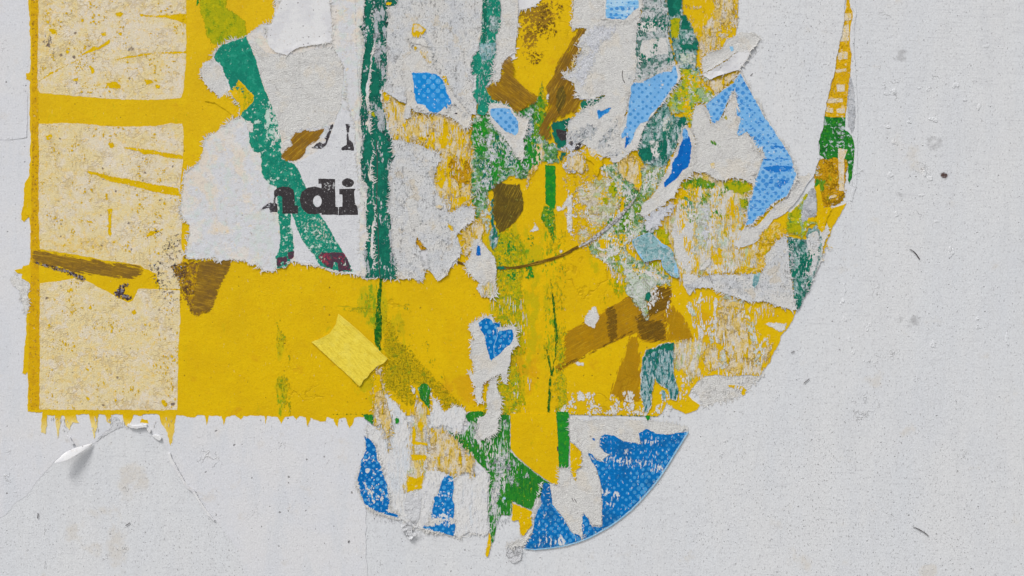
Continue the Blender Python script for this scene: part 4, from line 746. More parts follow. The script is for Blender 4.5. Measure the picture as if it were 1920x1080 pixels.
b3 = sheet('white_torn_scrap', 'white torn scrap with a tiny blue triangle, running down over the brown arc line', SC,
  px("888 451 897 445 908 456 918 470 930 488 932 502 930 520 930 535 933 545 928 556 918 558 905 556 896 550 893 540 898 532 888 520 875 505 873 492 882 480"), 'white_fibre', 4.2, amp=2.2, step=2.5, curl=.0006)
part(b3, 'blue_print', tp(660, 260, 4, "942 778 952 795 965 830 970 880 925 878 932 830"), 'solid_blue', amp=1.2, step=2)
part(b3, 'speckled_foot', px("903 530 930 525 931 545 932 556 918 558 903 556 897 548 900 538"), 'yellow_cream_grid', amp=2.5, step=2)
P('arc_line', band(px("848 489 865 494 880 497"), [6, 7, 4]), 'brown_thin', amp=.8, step=2)
P('arc_line', band(px("932 502 950 502 970 501 1000 495 1030 487 1055 478 1072 469 1085 463"), [5, 6, 6, 6.5, 6.5, 6.5, 6, 6]), 'brown_thin', amp=.7, step=2, dz=.0003, skirt=.0004, label='thin brown printed arc')
P('teal_fleck', px("932 499 942 498 951 500 950 505 940 507 933 505"), 'teal_dark', amp=.8, step=2, dz=.0006)

# ------------------------------------------------------------------ white sheets, teal and blue scraps right of centre
w2 = sheet('torn_white_sheet', 'frayed white paper sheet right of the brown strokes at the top, its left edge hairy', SC,
  tp(980, 0, 4, "390 0 880 0 880 150 860 180 850 600 800 650 790 800 750 950 730 1090 700 1140 640 1180 560 1160 470 1090 430 1080 330 1060 340 920 400 870 430 840 620 720 600 715 530 745 470 750 430 730 400 680 380 620 300 590 330 550 390 520 410 450 480 380 400 340 460 250 470 210 400 220 365 240 370 150 380 60"),
  'white_fibre', 4.1, amp=2.6, step=2.2, rim=2.5, rimmat='grey_veil', curl=.0005)
part(w2, 'frayed_veil', tp(980, 0, 4, "480 190 560 200 700 190 680 260 600 330 560 420 520 520 480 640 440 680 400 620 320 580 400 520 420 450 500 380 420 330 480 260"), 'grey_veil', amp=4, step=2)
part(w2, 'hairline', band(tp(980, 0, 4, "480 680 500 600 550 480 590 370 600 250 585 200"), .9), 'paper_and_shade_grey', amp=.5, dz=.0002, skirt=.0003)
part(w2, 'hairline', band(tp(980, 0, 4, "750 530 745 570 752 600 765 625"), 1.3), 'dark_hair', amp=.5)
part(w2, 'blue_shade', px("1172 136 1180 135 1186 150 1180 158 1173 150"), 'stain_blue', amp=2, step=2)
part(w2, 'dark_scuff', tp(980, 0, 4, "430 960 500 930 540 940 560 1000 520 1060 440 1050 400 1010"), 'torn_grey', amp=3.5, step=2)
part(w2, 'teal_scuff', tp(980, 0, 4, "560 1060 620 1000 680 930 710 920 690 980 640 1040 620 1100 560 1120"), 'torn_grey', amp=3, step=2)
part(w2, 'blue_print', tp(980, 0, 4, "553 812 590 832 640 812 670 803 642 850 612 865 590 885 570 908 562 870"), 'sky_blue_solid', amp=1, step=2)
sheet('teal_sliver', 'pointed teal green sliver along the lower edge of the frayed white sheet', SC, tp(980, 0, 4, "425 765 520 742 600 715 620 722 560 775 470 835 430 860 440 820"), 'teal_dark', 4.5, amp=1, step=2)
ts = sheet('teal_chip', 'dark teal chip with a black spot beside the foot of the steep brown stroke', SC, tp(980, 0, 4, "210 920 340 885 400 865 345 930 330 1000 330 1090 270 1130 230 1060 215 1000"), 'teal_dark', 4.3, amp=1.2, step=2)
part(ts, 'black_spot', tp(980, 0, 4, "250 965 330 985 325 1050 290 1060 258 1020"), 'ink_black', amp=1.2, step=2)
w7 = sheet('white_torn_scrap', 'white shred with black flecks directly above the bright green bar', SC,
  tp(980, 260, 4, "220 20 270 50 310 20 330 -60 400 -40 380 20 440 -10 430 60 400 100 480 70 480 110 430 130 480 180 500 230 470 270 400 262 330 262 290 220 300 170 340 110 260 80"), 'grey_veil', 4.2, amp=2.5, step=2)
part(w7, 'ink_fleck', tp(980, 260, 4, "350 0 380 10 375 60 350 50"), 'ink_worn', amp=1.5, step=2)
part(w7, 'ink_fleck', tp(980, 260, 4, "400 40 440 20 440 50 420 85 390 88"), 'ink_black', amp=1.2, step=2)
part(w7, 'cream_patch', tp(980, 260, 4, "330 150 400 110 470 120 480 190 500 240 470 270 400 250 330 250"), 'cream_yellow', amp=2.5, step=2)
part(w7, 'teal_edge', tp(980, 260, 4, "275 110 320 90 340 105 300 150 280 200 270 160"), 'teal_dark', amp=1, step=2)
y1 = sheet('yellow_chip', 'yellow chip with a cream centre right of the black flecked shred', SC, tp(980, 260, 4, "430 95 500 68 600 82 602 140 600 205 575 225 555 290 520 240 530 190 490 160 440 125"), 'yellow_flat', 4.0, amp=1.4, step=2)
part(y1, 'cream_patch', tp(980, 260, 4, "490 80 540 80 560 110 530 140 500 120"), 'slit_cream', amp=1.5, step=2)
gw = sheet('scraped_green_area', 'scraped green and white paper area right of the centre', SC,
  px("1120 310 1150 306 1160 300 1190 315 1205 308 1220 300 1250 312 1250 325 1240 342 1225 365 1210 378 1208 405 1235 420 1230 435 1190 447 1175 460 1178 475 1210 490 1230 500 1256 512 1259 537 1228 538 1214 552 1208 558 1214 575 1219 595 1213 604 1203 588 1186 566 1172 548 1172 520 1150 508 1135 492 1110 480 1100 462 1122 448 1125 430 1140 415 1165 400 1170 370 1150 340"),
  'green_white_scrape', 2.2, amp=3, step=2.5)
cb = sheet('worn_cream_blob', 'rounded scuffed cream patch on the yellow centre, touching the grey arc', SC,
  tp(980, 260, 4, "380 370 450 345 520 310 600 285 700 290 760 340 765 460 710 560 640 640 560 720 480 790 430 815 400 740 430 650 500 640 450 600 370 565 380 520 480 540 400 470"), 'worn_cream_blob', 2.0, amp=3, step=2.3)
for q in ("375 415 375 690 350 710 330 690 330 510 300 545 250 545 250 500 290 515 340 430", "85 560 90 610 125 680 90 700 50 700 85 660", "275 825 300 840 290 865 278 860"):
    P('white_scuff', tp(980, 260, 4, q), 'fibre', amp=1.2, step=2)
part(gw, 'white_scuff', tp(980, 260, 4, "830 500 815 600 800 690 785 700 785 640 805 550 815 500"), 'fibre', amp=1.4, step=2)
for q in ("765 830 785 870 775 960 755 965 765 900", "835 870 850 900 860 965 842 960", "540 800 600 820 660 830 660 850 590 845 540 815", "740 970 900 975 1000 1010 1080 1060 1000 1060 900 1010 760 1000"):
    part(gw, 'white_scuff', tp(980, 260, 4, q), 'fibre', amp=2, step=2)
part(gw, 'olive_patch', tp(980, 260, 4, "980 680 1040 670 1105 680 1110 800 1060 800 1000 720"), 'olive_patch', amp=2, step=2)
part(gw, 'olive_patch', tp(980, 260, 4, "930 930 1010 905 1050 960 1080 1010 1040 1010 960 960"), 'olive_patch', amp=2, step=2)
part(gw, 'dark_olive', tp(980, 260, 4, "745 600 790 590 800 560 780 640 770 690 742 680"), 'green_line', amp=1.5, step=2)
part(gw, 'yellow_patch', tp(980, 260, 4, "560 740 660 770 650 820 590 830"), 'yellow_flat', amp=3, step=2)
part(gw, 'arc_line', band(px("1085 463 1100 455 1115 446 1128 436 1142 424 1155 412 1168 399 1182 384 1193 368"), [5, 6, 7, 7, 8, 8, 7, 6, 3]), 'arc_grey', amp=1.3, step=2, dz=.0005, skirt=.0003, label='grey speckled end of the arc')
y2 = sheet('yellow_chip', 'cream tongue with yellow tip hanging right of the grey arc end', SC, tp(980, 260, 4, "712 150 760 110 860 138 890 200 896 330 885 372 845 372 795 330 708 272"), 'cream_yellow', 4.0, amp=1.2, step=2)
part(y2, 'yellow_tip', tp(980, 260, 4, "855 160 885 210 895 330 885 372 845 372 830 345 870 335 868 230"), 'yellow_flat', amp=1, step=2)
tsc = sheet('speckled_teal_scrap', 'speckled teal scrap below the big light blue piece', SC,
  px("1190 240 1205 235 1230 207 1250 182 1260 215 1288 225 1290 245 1283 240 1275 262 1272 275 1262 290 1254 302 1252 312 1240 315 1222 312 1205 308 1198 292 1192 280 1190 262"), 'teal_speckle', 3.4, amp=2, step=2.5)
part(tsc, 'solid_teal', px("1198 278 1215 275 1225 282 1222 300 1208 308 1196 292"), 'teal_dark', amp=2, step=2)
part(tsc, 'solid_teal', px("1240 262 1252 262 1252 285 1244 300 1239 290"), 'teal_dark', amp=1.5, step=2)
part(tsc, 'solid_teal', px("1270 222 1290 214 1290 240 1280 234 1272 250"), 'teal_dark', amp=1.5, step=2)
part(tsc, 'white_scar', px("1216 262 1236 264 1238 290 1230 298 1220 285"), 'fibre', amp=1.5, step=2)
part(tsc, 'white_scar', px("1240 225 1262 214 1262 230 1256 245 1240 250"), 'pale_green', amp=2.5, step=2)
gc = sheet('grey_teal_column', 'grey column of scraped teal paper hanging above the big light blue piece', SC,
  tp(980, 0, 4, "865 0 1050 0 1085 60 1100 180 1100 290 1145 470 1120 510 1060 540 980 575 870 620 845 590 845 200 890 90"), 'grey_teal_column', 4.4, amp=1.8, step=2.5)
part(gc, 'white_scar', tp(980, 0, 4, "880 170 980 160 1010 200 1000 240 900 250 870 220"), 'fibre', amp=2.5)
part(gc, 'white_scar', tp(980, 0, 4, "900 310 1070 280 1095 400 1000 420 940 450 870 430 880 350"), 'white_fibre', amp=2.5)
tr = sheet('teal_strip', 'teal strip at the top bulging right against the yellow, with an olive square', SC,
  tp(980, 0, 4, "1045 0 1195 0 1200 90 1250 160 1290 240 1325 330 1312 385 1300 500 1330 510 1335 600 1300 540 1160 510 1130 420 1105 300 1085 180 1075 60"), 'teal_speckle', 4.0, amp=1.3, step=2.5)
part(tr, 'solid_teal', tp(980, 0, 4, "1045 0 1195 0 1192 98 1100 142 1078 60"), 'teal_dark', amp=.8, step=2)
part(tr, 'solid_teal', tp(980, 0, 4, "1185 125 1212 100 1250 160 1275 230 1180 235"), 'teal_dark', amp=1.5, step=2)
part(tr, 'solid_teal', tp(980, 0, 4, "1175 330 1320 320 1310 380 1180 390"), 'teal_dark', amp=1.5, step=2)
part(tr, 'olive_square', tp(980, 0, 4, "1095 142 1185 125 1170 302 1108 288"), 'olive_patch', amp=1, step=2)
part(tr, 'pale_patch', tp(980, 0, 4, "1180 400 1300 400 1300 500 1170 500 1160 440"), 'pale_green', amp=2.5, step=2)
om = sheet('olive_scrap', 'patchy olive, green and yellow scrap between the blue pieces at upper right', SC,
  tp(980, 0, 4, "1160 505 1330 500 1340 640 1440 700 1445 760 1370 790 1295 780 1285 970 1272 995 1230 900 1200 860 1100 850 1060 740 1190 590"), 'olive_mixed', 3.8, amp=2, step=2.5)
bb = sheet('white_torn_scrap', 'white edged scrap filled with a big light blue dotted shape above the speckled teal', SC,
  tp(980, 0, 4, "800 640 870 612 980 565 1110 515 1125 470 1160 500 1192 570 1180 600 1100 690 1060 760 1000 840 955 890 910 960 880 1060 850 1120 790 1150 740 1120 715 1050 730 950 780 850 790 700"), 'fibre', 5.6, amp=1.3, step=2.2, curl=.0006)
part(bb, 'blue_print', tp(980, 0, 4, "803 650 830 618 880 625 960 585 1000 555 1060 542 1112 540 1120 505 1140 490 1165 560 1158 620 1120 670 1070 740 1010 815 960 860 935 915 880 930 850 975 830 1040 800 1095 775 1085 800 1040 790 1020 740 1045 735 1010 770 950 795 780 812 700"), 'light_blue_dots', amp=1.2, step=2, label='big light blue halftone shape')
part(bb, 'puncture', ell(1218, 160, 2.5, 2.5, 8), 'fibre', amp=.8, step=1.5)
part(bb, 'puncture', ell(1241.5, 159.5, 3.2, 2.6, 8), 'fibre', amp=.8, step=1.5)
bt = sheet('white_torn_scrap', 'white edged scrap of pale banded blue print cut by the top of the picture', SC,
  tp(980, 0, 4, "600 0 880 0 905 60 860 115 820 150 760 170 700 158 640 152 560 150 600 120"), 'fibre', 5.2, amp=1.5, step=2.2, curl=.0006)
part(bt, 'blue_print', tp(980, 0, 4, "632 0 858 0 872 60 830 90 765 152 690 148 615 138 620 60"), 'pale_blue_top', amp=1, step=2)
b4 = sheet('white_torn_scrap', 'long white torn scrap with a deep blue flame, slanting down to the left', SC,
  px("1284 233 1295 243 1303 262 1304 285 1300 308 1285 336 1280 338 1262 370 1234 388 1224 396 1207 408 1200 400 1206 380 1220 370 1240 342 1252 315 1262 292 1270 275 1272 258"), 'white_fibre', 4.9, amp=1.6, step=2.3, curl=.0007)
part(b4, 'blue_print', px("1284 248 1293 257 1297 275 1294 305 1290 315 1280 320 1270 335 1257 344 1245 353 1244 342 1258 325 1260 305 1270 290 1275 272"), 'solid_blue', amp=1.1, step=2)
part(b4, 'blue_fade', px("1281 240 1286 240 1291 252 1290 262 1281 262 1278 252"), 'light_blue_dots', amp=1, step=2)
sheet('white_torn_scrap', 'small white scrap with a narrow blue streak above the cream tongue', SC, px("1162 248 1185 250 1195 258 1196 272 1188 282 1178 290 1166 300 1150 308 1142 300 1150 280 1158 262"), 'white_fibre', 4.7, amp=2, step=2.3)
sheet('blue_sliver', 'narrow deep blue sliver below the big light blue shape', SC, px("1173 258 1186 250 1184 262 1176 272 1172 281 1170 278"), 'solid_blue', 5.9, amp=1, step=2)

# scrapings between the blue wedge and the yellow field
yg = sheet('yellow_cream_scrap', 'worn yellow and cream area with upright streaks below the blue pieces', SC,
  px("1285 340 1298 320 1325 326 1345 334 1360 337 1378 333 1402 338 1412 345 1408 370 1400 400 1392 440 1378 460 1385 466 1410 458 1430 445 1432 480 1420 512 1395 514 1360 512 1320 514 1300 530 1275 535 1262 505 1258 470 1250 440 1240 420 1262 400 1275 360"),
  'yellow_cream_grid', 2.4, amp=2.5, step=2.5)
for q in ("1332 370 1338 372 1336 420 1336 470 1337 512 1331 512 1333 440", "1370 372 1376 380 1375 420 1377 480 1372 490 1371 430", "1335 405 1350 404 1366 402 1370 412 1350 412 1336 411", "1340 490 1350 492 1355 512 1335 514 1340 500", "1344 462 1356 466 1354 485 1346 482", "1372 500 1400 500 1425 505 1420 514 1385 514 1370 510", "1270 360 1282 354 1290 362 1300 378 1296 388 1280 382", "1277 355 1288 356 1286 366 1278 366", "1280 440 1290 440 1288 460 1283 470"):
    part(yg, 'yellow_streak', px(q), 'yellow_flat', amp=1.8, step=2)
for q in ("1284 340 1300 330 1325 330 1332 342 1320 350 1290 348", "1355 338 1378 336 1400 340 1408 350 1395 356 1375 352 1358 348", "1318 360 1336 362 1338 372 1322 374", "1286 352 1306 358 1302 374 1290 370", "1355 402 1368 400 1368 412 1358 412", "1310 412 1322 410 1322 430 1312 425", "1392 372 1404 368 1402 385 1392 390"):
    part(yg, 'olive_fleck', px(q), 'green_yellow_worn', amp=2.5, step=2)
for q in ("1305 380 1330 376 1334 400 1330 440 1312 470 1300 440 1304 410", "1340 420 1366 420 1368 470 1340 465", "1378 380 1395 378 1390 420 1380 440 1378 410", "1308 505 1325 482 1335 485 1330 500 1318 510"):
    part(yg, 'pale_patch', px(q), 'pale_green', amp=3, step=2.5)
part(yg, 'pale_patch', px("1262 420 1285 400 1296 395 1300 440 1306 470 1300 505 1282 510 1268 470"), 'worn_cream_blob', amp=3, step=2.5)
w3 = sheet('torn_white_sheet', 'white torn sheet filling the gap inside the light blue wedge', SC,
  px("1303 200 1320 196 1334 238 1352 221 1375 170 1383 195 1386 218 1390 228 1384 252 1397 248 1412 262 1418 280 1432 292 1425 310 1417 333 1412 347 1400 339 1375 333 1360 338 1340 335 1325 325 1300 322 1285 338 1290 320 1303 290 1304 262 1296 243 1298 220"), 'white_fibre', 5.0, amp=1.6, step=2.4, curl=.0006)
part(w3, 'olive_fleck', px("1328 262 1338 264 1348 272 1352 277 1340 273 1330 270"), 'green_olive', amp=1.2, step=2)
part(w3, 'olive_fleck', px("1350 220 1362 216 1368 222 1358 228"), 'green_yellow_worn', amp=1.2, step=2)
part(w3, 'cream_spot', px("1330 306 1340 306 1340 316 1332 316"), 'slit_cream', amp=1.6, step=2)
part(w3, 'raised_tear', px("1402 323 1412 322 1418 320 1414 327 1404 326"), 'fibre', amp=.8, step=2, dz=.0012, skirt=.0014)
w4 = sheet('white_painted_paper', 'large white painted paper area between the light blue wedge and the upright slit', PO,
  px("1497 330 1488 345 1477 372 1458 380 1440 402 1420 424 1397 426 1383 440 1376 458 1384 464 1400 462 1422 450 1440 428 1448 412 1468 404 1480 392 1493 378 1505 360 1512 345 1525 330 1536 296 1534 265 1542 243 1545 219 1549 195 1556 165 1564 135 1568 110 1575 75 1582 40 1586 0 1405 0 1402 60 1420 100 1392 130 1400 170 1430 215 1462 270 1482 300"), 'wall_paint', 2.6, amp=1.5, step=2.2, grid=60)
part(w4, 'torn_margin', px("1497 330 1488 345 1477 372 1458 380 1440 402 1420 424 1397 426 1383 440 1376 458 1384 464 1400 462 1422 450 1440 428 1448 412 1468 404 1480 392 1493 378 1505 360 1512 345 1522 330 1516 322 1508 330"), 'white_fibre', amp=1.5)
bw = sheet('light_blue_wedge', 'tall light blue dotted wedge shaped like an upturned V', SC,
  px("1387 137 1405 170 1430 215 1455 253 1470 275 1482 295 1490 320 1494 327 1487 343 1475 368 1455 377 1445 383 1432 403 1420 408 1410 420 1397 423 1400 410 1402 385 1410 365 1412 347 1417 333 1425 310 1432 292 1427 277 1417 280 1410 262 1400 248 1385 256 1381 252 1388 222 1380 217 1380 195 1380 175 1374 171 1362 195 1352 220 1336 237 1329 215 1321 197 1342 180 1375 155"),
  'light_blue_bands', 5.6, amp=1.1, step=2, rim=1.8, rimamp=1.4, curl=.0003, grid=16)
f1 = sheet('white_flap', 'rough white flap over the yellow at upper right', SC, tp(1280, 0, 4, "140 445 200 395 280 370 320 300 370 285 430 240 520 250 590 270 560 330 500 395 400 395 340 440 250 500 150 560"), 'white_fibre', 4.6, amp=2, step=2.3, curl=.0008)
part(f1, 'blue_tint', px("1368 88 1374 88 1375 96 1370 97"), 'pale_edge', amp=1, step=2)
sheet('white_flap', 'bulging white flap lifting over a strip of yellow at upper right', SC, tp(1280, 0, 4, "140 565 200 600 300 560 420 527 470 460 510 400 480 378 400 400 330 460 230 520"), 'flap_white', 5.6, amp=1.6, step=2, curl=.0009)
part(yp, 'yellow_window', tp(1280, 0, 4, "150 610 250 590 420 530 415 570 380 610 300 670 250 725 210 690 200 640 150 640"), 'cream_yellow', amp=1.5, step=2, dz=.0006, skirt=.0008)
gr = sheet('grey_crackled_sheet', 'grey crackled band above the torn yellow point at right', SC,
  px("1436 478 1455 452 1476 442 1478 480 1482 520 1486 540 1490 570 1492 584 1470 577 1430 566 1400 566 1370 553 1345 546 1330 538 1300 541 1288 536 1308 520 1330 514 1400 516 1425 512 1435 500"), 'grey_crackle', 3.3, amp=1.8, step=2.3, curl=.0005)
part(gr, 'teal_patch', px("1412 515 1425 510 1422 525 1414 540 1409 535"), 'teal_glaze', amp=1.8, step=2)
sheet('yellow_scrap', 'ragged ochre strip stepping down left of the grey crackled band', SC,
  tp(1280, 260, 4, "560 770 590 700 680 610 740 640 785 680 780 730 700 760 640 850 630 900 620 980 560 1000 460 1020 380 1000 390 965 520 960 560 900 490 890 560 850"), 'yellow_ragged', 3.0, amp=2.5, step=2.3)
ot = sheet('olive_strip', 'olive green strip with pale centre left of the upright slit', SC,
  tp(1280, 260, 4, "785 560 860 500 940 390 985 350 1000 400 1012 560 1000 590 1030 660 960 655 925 680 915 750 880 752 860 722 780 722 770 640"), 'olive_mixed', 3.2, amp=1.6, step=2.2)
part(ot, 'white_tongue', tp(1280, 260, 4, "975 355 1000 400 1010 570 985 590 920 620 895 660 880 560 900 470 940 400"), 'paper_and_shade_grey', amp=1.5, step=2)
part(ot, 'olive_patch', tp(1280, 260, 4, "800 560 860 500 885 560 870 600 800 590"), 'olive_patch', amp=1.6, step=2)
part(ot, 'olive_patch', tp(1280, 260, 4, "875 445 930 395 945 400 920 460 880 450"), 'olive_patch', amp=1.2, step=2)
part(ot, 'olive_patch', tp(1280, 260, 4, "780 650 880 620 900 680 880 740 860 715 785 710"), 'olive_patch', amp=1.6, step=2)
sheet('yellow_scrap', 'clean yellow triangle pointing down beside the olive strip', SC, tp(1280, 260, 4, "1005 520 1130 508 1085 590 1065 680 1040 715 1012 670 1005 625 930 620 940 590 1000 590"), 'yellow_flat', 3.4, amp=1.5, step=2.2)
ty = sheet('speckled_teal_scrap', 'speckled teal and white scrap tapering down the right edge of the grey band', SC,
  px("1475 442 1500 447 1510 446 1514 428 1532 421 1541 445 1541 480 1531 508 1525 525 1512 552 1500 577 1492 586 1487 557 1484 530 1477 500 1474 475"), 'teal_speckle', 2.9, amp=1.2, step=2.2)
part(ty, 'white_wear', px("1514 440 1530 430 1538 450 1530 500 1520 520 1508 515 1512 470"), 'grey_crackle', amp=2.5, step=2)
# upright slit in the white paint
sl = sheet('slit_remnant', 'narrow upright slit of yellow ladder print at the right of the torn area', SC,
  tp(1280, 0, 4, "1240 0 1255 50 1276 90 1270 150 1256 200 1252 330 1266 400 1256 600 1240 700 1220 885 1065 877 1070 770 1110 650 1140 500 1150 400 1165 300 1185 220 1200 150 1225 60"), 'slit_yellow', .6, amp=1.0, step=2)
for q in ("1160 395 1240 385 1235 445 1160 452", "1140 520 1225 515 1225 540 1145 545", "1155 635 1220 635 1215 690 1155 695", "1085 740 1205 735 1205 770 1085 775", "1075 800 1130 812 1130 850 1072 840", "1150 810 1218 810 1215 850 1150 850", "1205 100 1270 100 1268 150 1225 160 1205 140", "1190 190 1245 180 1248 240 1245 310 1170 312 1165 270 1180 230"):
    part(sl, 'pale_rung', tp(1280, 0, 4, q), 'slit_cream', amp=1.2, step=2)
sg = sheet('green_scrap', 'green and white remnant inside the slit below the yellow ladder', SC,
  px("1546 219 1585 221 1584 243 1597 255 1601 275 1600 310 1596 335 1591 345 1589 300 1582 295 1562 296 1548 300 1537 290 1535 265 1543 245"), 'slit_green', .9, amp=1.5, step=2)
so = sheet('ochre_scrap', 'ochre crackled remnant with a pale upright bar at the foot of the slit', SC,
  tp(1280, 260, 4, "985 175 1050 145 1165 125 1240 140 1250 200 1225 300 1215 390 1228 430 1190 480 1130 512 1010 522 990 440 985 370"), 'ochre_crackle', .8, amp=1.6, step=2.2)
part(so, 'pale_bar', tp(1280, 260, 4, "1160 70 1240 80 1215 150 1212 395 1168 392 1170 240"), 'slit_cream', amp=1.5, step=2)
part(so, 'pale_bar', tp(1280, 260, 4, "1090 440 1130 418 1160 425 1140 448 1100 458"), 'slit_cream', amp=1.2, step=2)
part(so, 'olive_edge', tp(1280, 260, 4, "985 300 1030 300 1075 320 1060 380 1040 430 1005 440 988 370"), 'green_olive', amp=1.6, step=2)
part(so, 'pale_corner', tp(1280, 260, 4, "992 180 1030 190 1030 230 1010 280 990 300"), 'pale_green', amp=1.2, step=2)
part(so, 'green_edge', tp(1280, 260, 4, "1275 0 1286 60 1284 140 1270 240 1245 280 1262 200 1268 100"), 'slit_green', amp=1.2, step=2)
part(so, 'brown_rim', band(tp(1280, 260, 4, "1092 460 1130 448 1180 440 1215 400 1222 380"), 3), 'brown_crust', amp=1.2, step=2)
# lips of the paint layer that stands round the slit
sheet('paint_lip', 'thin raised white paint edge along the right side of the slit', 'paint', px("1592 0 1597 12 1601 24 1599 38 1596 50 1595 85 1598 105 1598 135 1602 160 1604 200 1604 250 1603 300 1600 350 1593 376 1597 378 1605 350 1607 300 1608 200 1604 140 1601 85 1602 50 1605 24 1600 0"), 'wall_paint', 1.6, amp=1.2, step=2, curl=.0002)
sheet('shade_sliver', 'painted grey shade on a sliver of bare wall right of the ladder print', SC, px("1592 142 1598 150 1602 175 1604 215 1602 240 1596 250 1588 235 1588 190"), 'paper_and_shade_grey', 1.2, amp=1, step=2)  # shade beside the wall lip, laid on as a grey sheet
# ------------------------------------------------------------------ glazed teal shard
gz = sheet('teal_shard', 'blue green torn shard with a cast shadow, shaped like a crooked boot', SC,
  tp(980, 260, 4, "818 765 880 735 950 705 985 735 1040 790 1100 820 1120 850 1150 960 1168 1035 1150 1048 1080 1000 1055 965 1040 900 990 905 910 930 880 880"), 'teal_glaze', 6.2, amp=1.0, step=2.2, rim=1.0, rimmat='pale_edge', curl=.0010, grid=12)
wc = sheet('white_smudge_layer', 'thin grey white smear over the brown stroke end at right of centre', SC,
  tp(980, 520, 4, "770 0 1110 0 1112 55 1000 66 975 90 960 130 970 170 935 190 900 220 945 330 925 330 885 270 830 200 790 120"), 'pale_green', 2.6, amp=3, step=2.2)
part(wc, 'teal_spot', tp(980, 520, 4, "908 145 930 120 955 95 972 130 965 170 940 188 915 175"), 'teal_dark', amp=1.4, step=2)
tg = sheet('teal_streaked_scrap', 'streaky teal and white scrap hanging below the brown strokes', SC,
  tp(980, 520, 4, "925 545 1000 525 1060 492 1132 488 1132 700 1150 780 1165 860 1150 925 1100 912 1085 840 1010 790 992 760 970 870 965 950 935 1012 908 1010 900 920 882 890 885 700 900 600"), 'teal_vertical', 3.4, amp=1.2, step=2.2, rim=1.0)
part(tg, 'solid_teal', tp(980, 520, 4, "1005 570 1032 565 1010 640 985 720 970 800 958 880 945 870 955 780 985 660"), 'teal_dark', amp=1.0, step=2)
part(tg, 'solid_teal', tp(980, 520, 4, "925 545 1000 525 1060 492 1132 488 1130 560 1060 540 1000 560 940 580 915 640 900 720 892 700 902 600"), 'teal_dark', amp=1.2, step=2)
sheet('teal_chip', 'little teal chip right of the streaky teal scrap foot', SC, tp(980, 520, 4, "1045 840 1065 850 1070 900 1055 920 1045 890"), 'teal_glaze', 3.2, amp=1, step=2)

# ------------------------------------------------------------------ white scrap with blue heart and the pieces at its foot
bh = sheet('white_torn_scrap', 'white torn scrap in the middle of the yellow with a blue dotted heart', SC,
  tp(660, 520, 4, "960 312 1000 295 1040 282 1062 300 1065 330 1120 355 1130 375 1190 365 1215 360 1232 400 1235 460 1255 492 1240 510 1200 530 1192 560 1190 640 1165 700 1163 800 1130 790 1115 730 1090 735 1060 745 1025 775 980 800 975 900 985 935 940 940 915 880 918 820 880 750 870 700 890 705 905 725 925 700 890 600 888 480 915 470 905 430 883 390 885 345"), 'white_fibre', 4.4, amp=1.6, step=2.2, curl=.0007)
part(bh, 'blue_print', tp(660, 520, 4, "948 340 975 315 1000 300 1040 310 1060 340 1110 340 1118 368 1085 380 1095 398 1120 400 1160 395 1205 385 1212 430 1208 470 1190 500 1150 530 1110 580 1060 610 1042 642 1020 560 1000 500 995 440 965 400"), 'blue_dots', amp=1.1, step=2, label='heart shaped blue halftone print')
part(bh, 'fold_line', band(tp(660, 520, 4, "1060 340 1085 390 1090 440 1062 520 1066 570 1070 605"), .9), 'pale_edge', amp=.4)
wb = sheet('white_torn_scrap', 'white tongue directly below the scrap with the blue heart', SC, tp(660, 520, 4, "1040 760 1080 755 1100 860 1122 940 1112 1010 1100 1100 1080 1160 1010 1200 970 1220 940 1180 960 1090 1010 1000 1000 940 1012 850"), 'white_fibre', 4.0, amp=2, step=2.3, curl=.0004)
for q in ("1230 680 1248 750 1245 830 1225 920 1200 920 1212 800", "1200 975 1240 985 1218 1040 1210 1085 1188 1085"):
    P('white_scuff', tp(660, 520, 4, q), 'fibre', amp=1.4, step=2)
P('olive_smear', tp(660, 520, 4, "1200 560 1235 600 1232 680 1200 780 1170 940 1130 1000 1110 900 1120 800 1165 800 1180 680"), 'green_yellow_worn', amp=2, step=2)
gb = sheet('green_scrap', 'large bright green scrap with pale streaks at the bottom centre', SC,
  px("868 778 882 772 900 770 915 775 957 778 957 847 998 883 1034 908 1020 915 1012 932 1004 936 998 958 961 940 959 966 940 966 930 985 929 1008 922 1024 918 985 915 958 918 891 907 877 884 855 862 833 834 802 851 813 870 813 882 794"), 'green_bright', 1.6, amp=1.3, step=2.2)
for q in ("895 780 908 780 905 810 903 840 900 845 894 825 888 822 893 800", "920 780 935 778 928 810 920 828 915 815", "932 858 945 862 942 900 938 930 930 968 918 970 920 920 930 890"):
    part(gb, 'white_streak', px(q), 'torn_grey' if q[:3] != '895' else 'fibre', amp=2.2, step=2)
part(gb, 'teal_fleck', ell(946, 934, 2.6, 2.6, 8), 'pale_edge', amp=.6, step=1.5)
sheet('yellow_scrap', 'yellow five sided block above the green at the bottom centre', SC, px("957 775 1043 775 1047 844 1048 877 1047 910 1034 905 1001 883 968 855 957 841"), 'yellow', 2.2, amp=.9, step=2.2)
part(sheet('green_bar', 'upright green bar between two yellow blocks at the bottom centre', SC, px("1043 770 1066 772 1068 827 1066 877 1048 877 1046 835"), 'green_flat', 2.4, amp=.8, step=2.2), 'bark_fleck', px("1044 838 1046 836 1047 845 1045 846"), 'dark_hair', amp=.3, step=2)
sheet('yellow_scrap', 'narrow yellow tongue right of the upright green bar', SC, px("1068 826 1080 837 1090 847 1092 860 1091 875 1082 883 1082 902 1076 900 1070 885"), 'yellow_flat', 2.0, amp=1, step=2)
sheet('cream_scrap', 'faint cream scraping touching the big blue quarter disc', SC, px("1094 856 1107 866 1112 877 1118 891 1120 905 1107 902 1098 880"), 'cream_yellow', 1.4, amp=2, step=2)
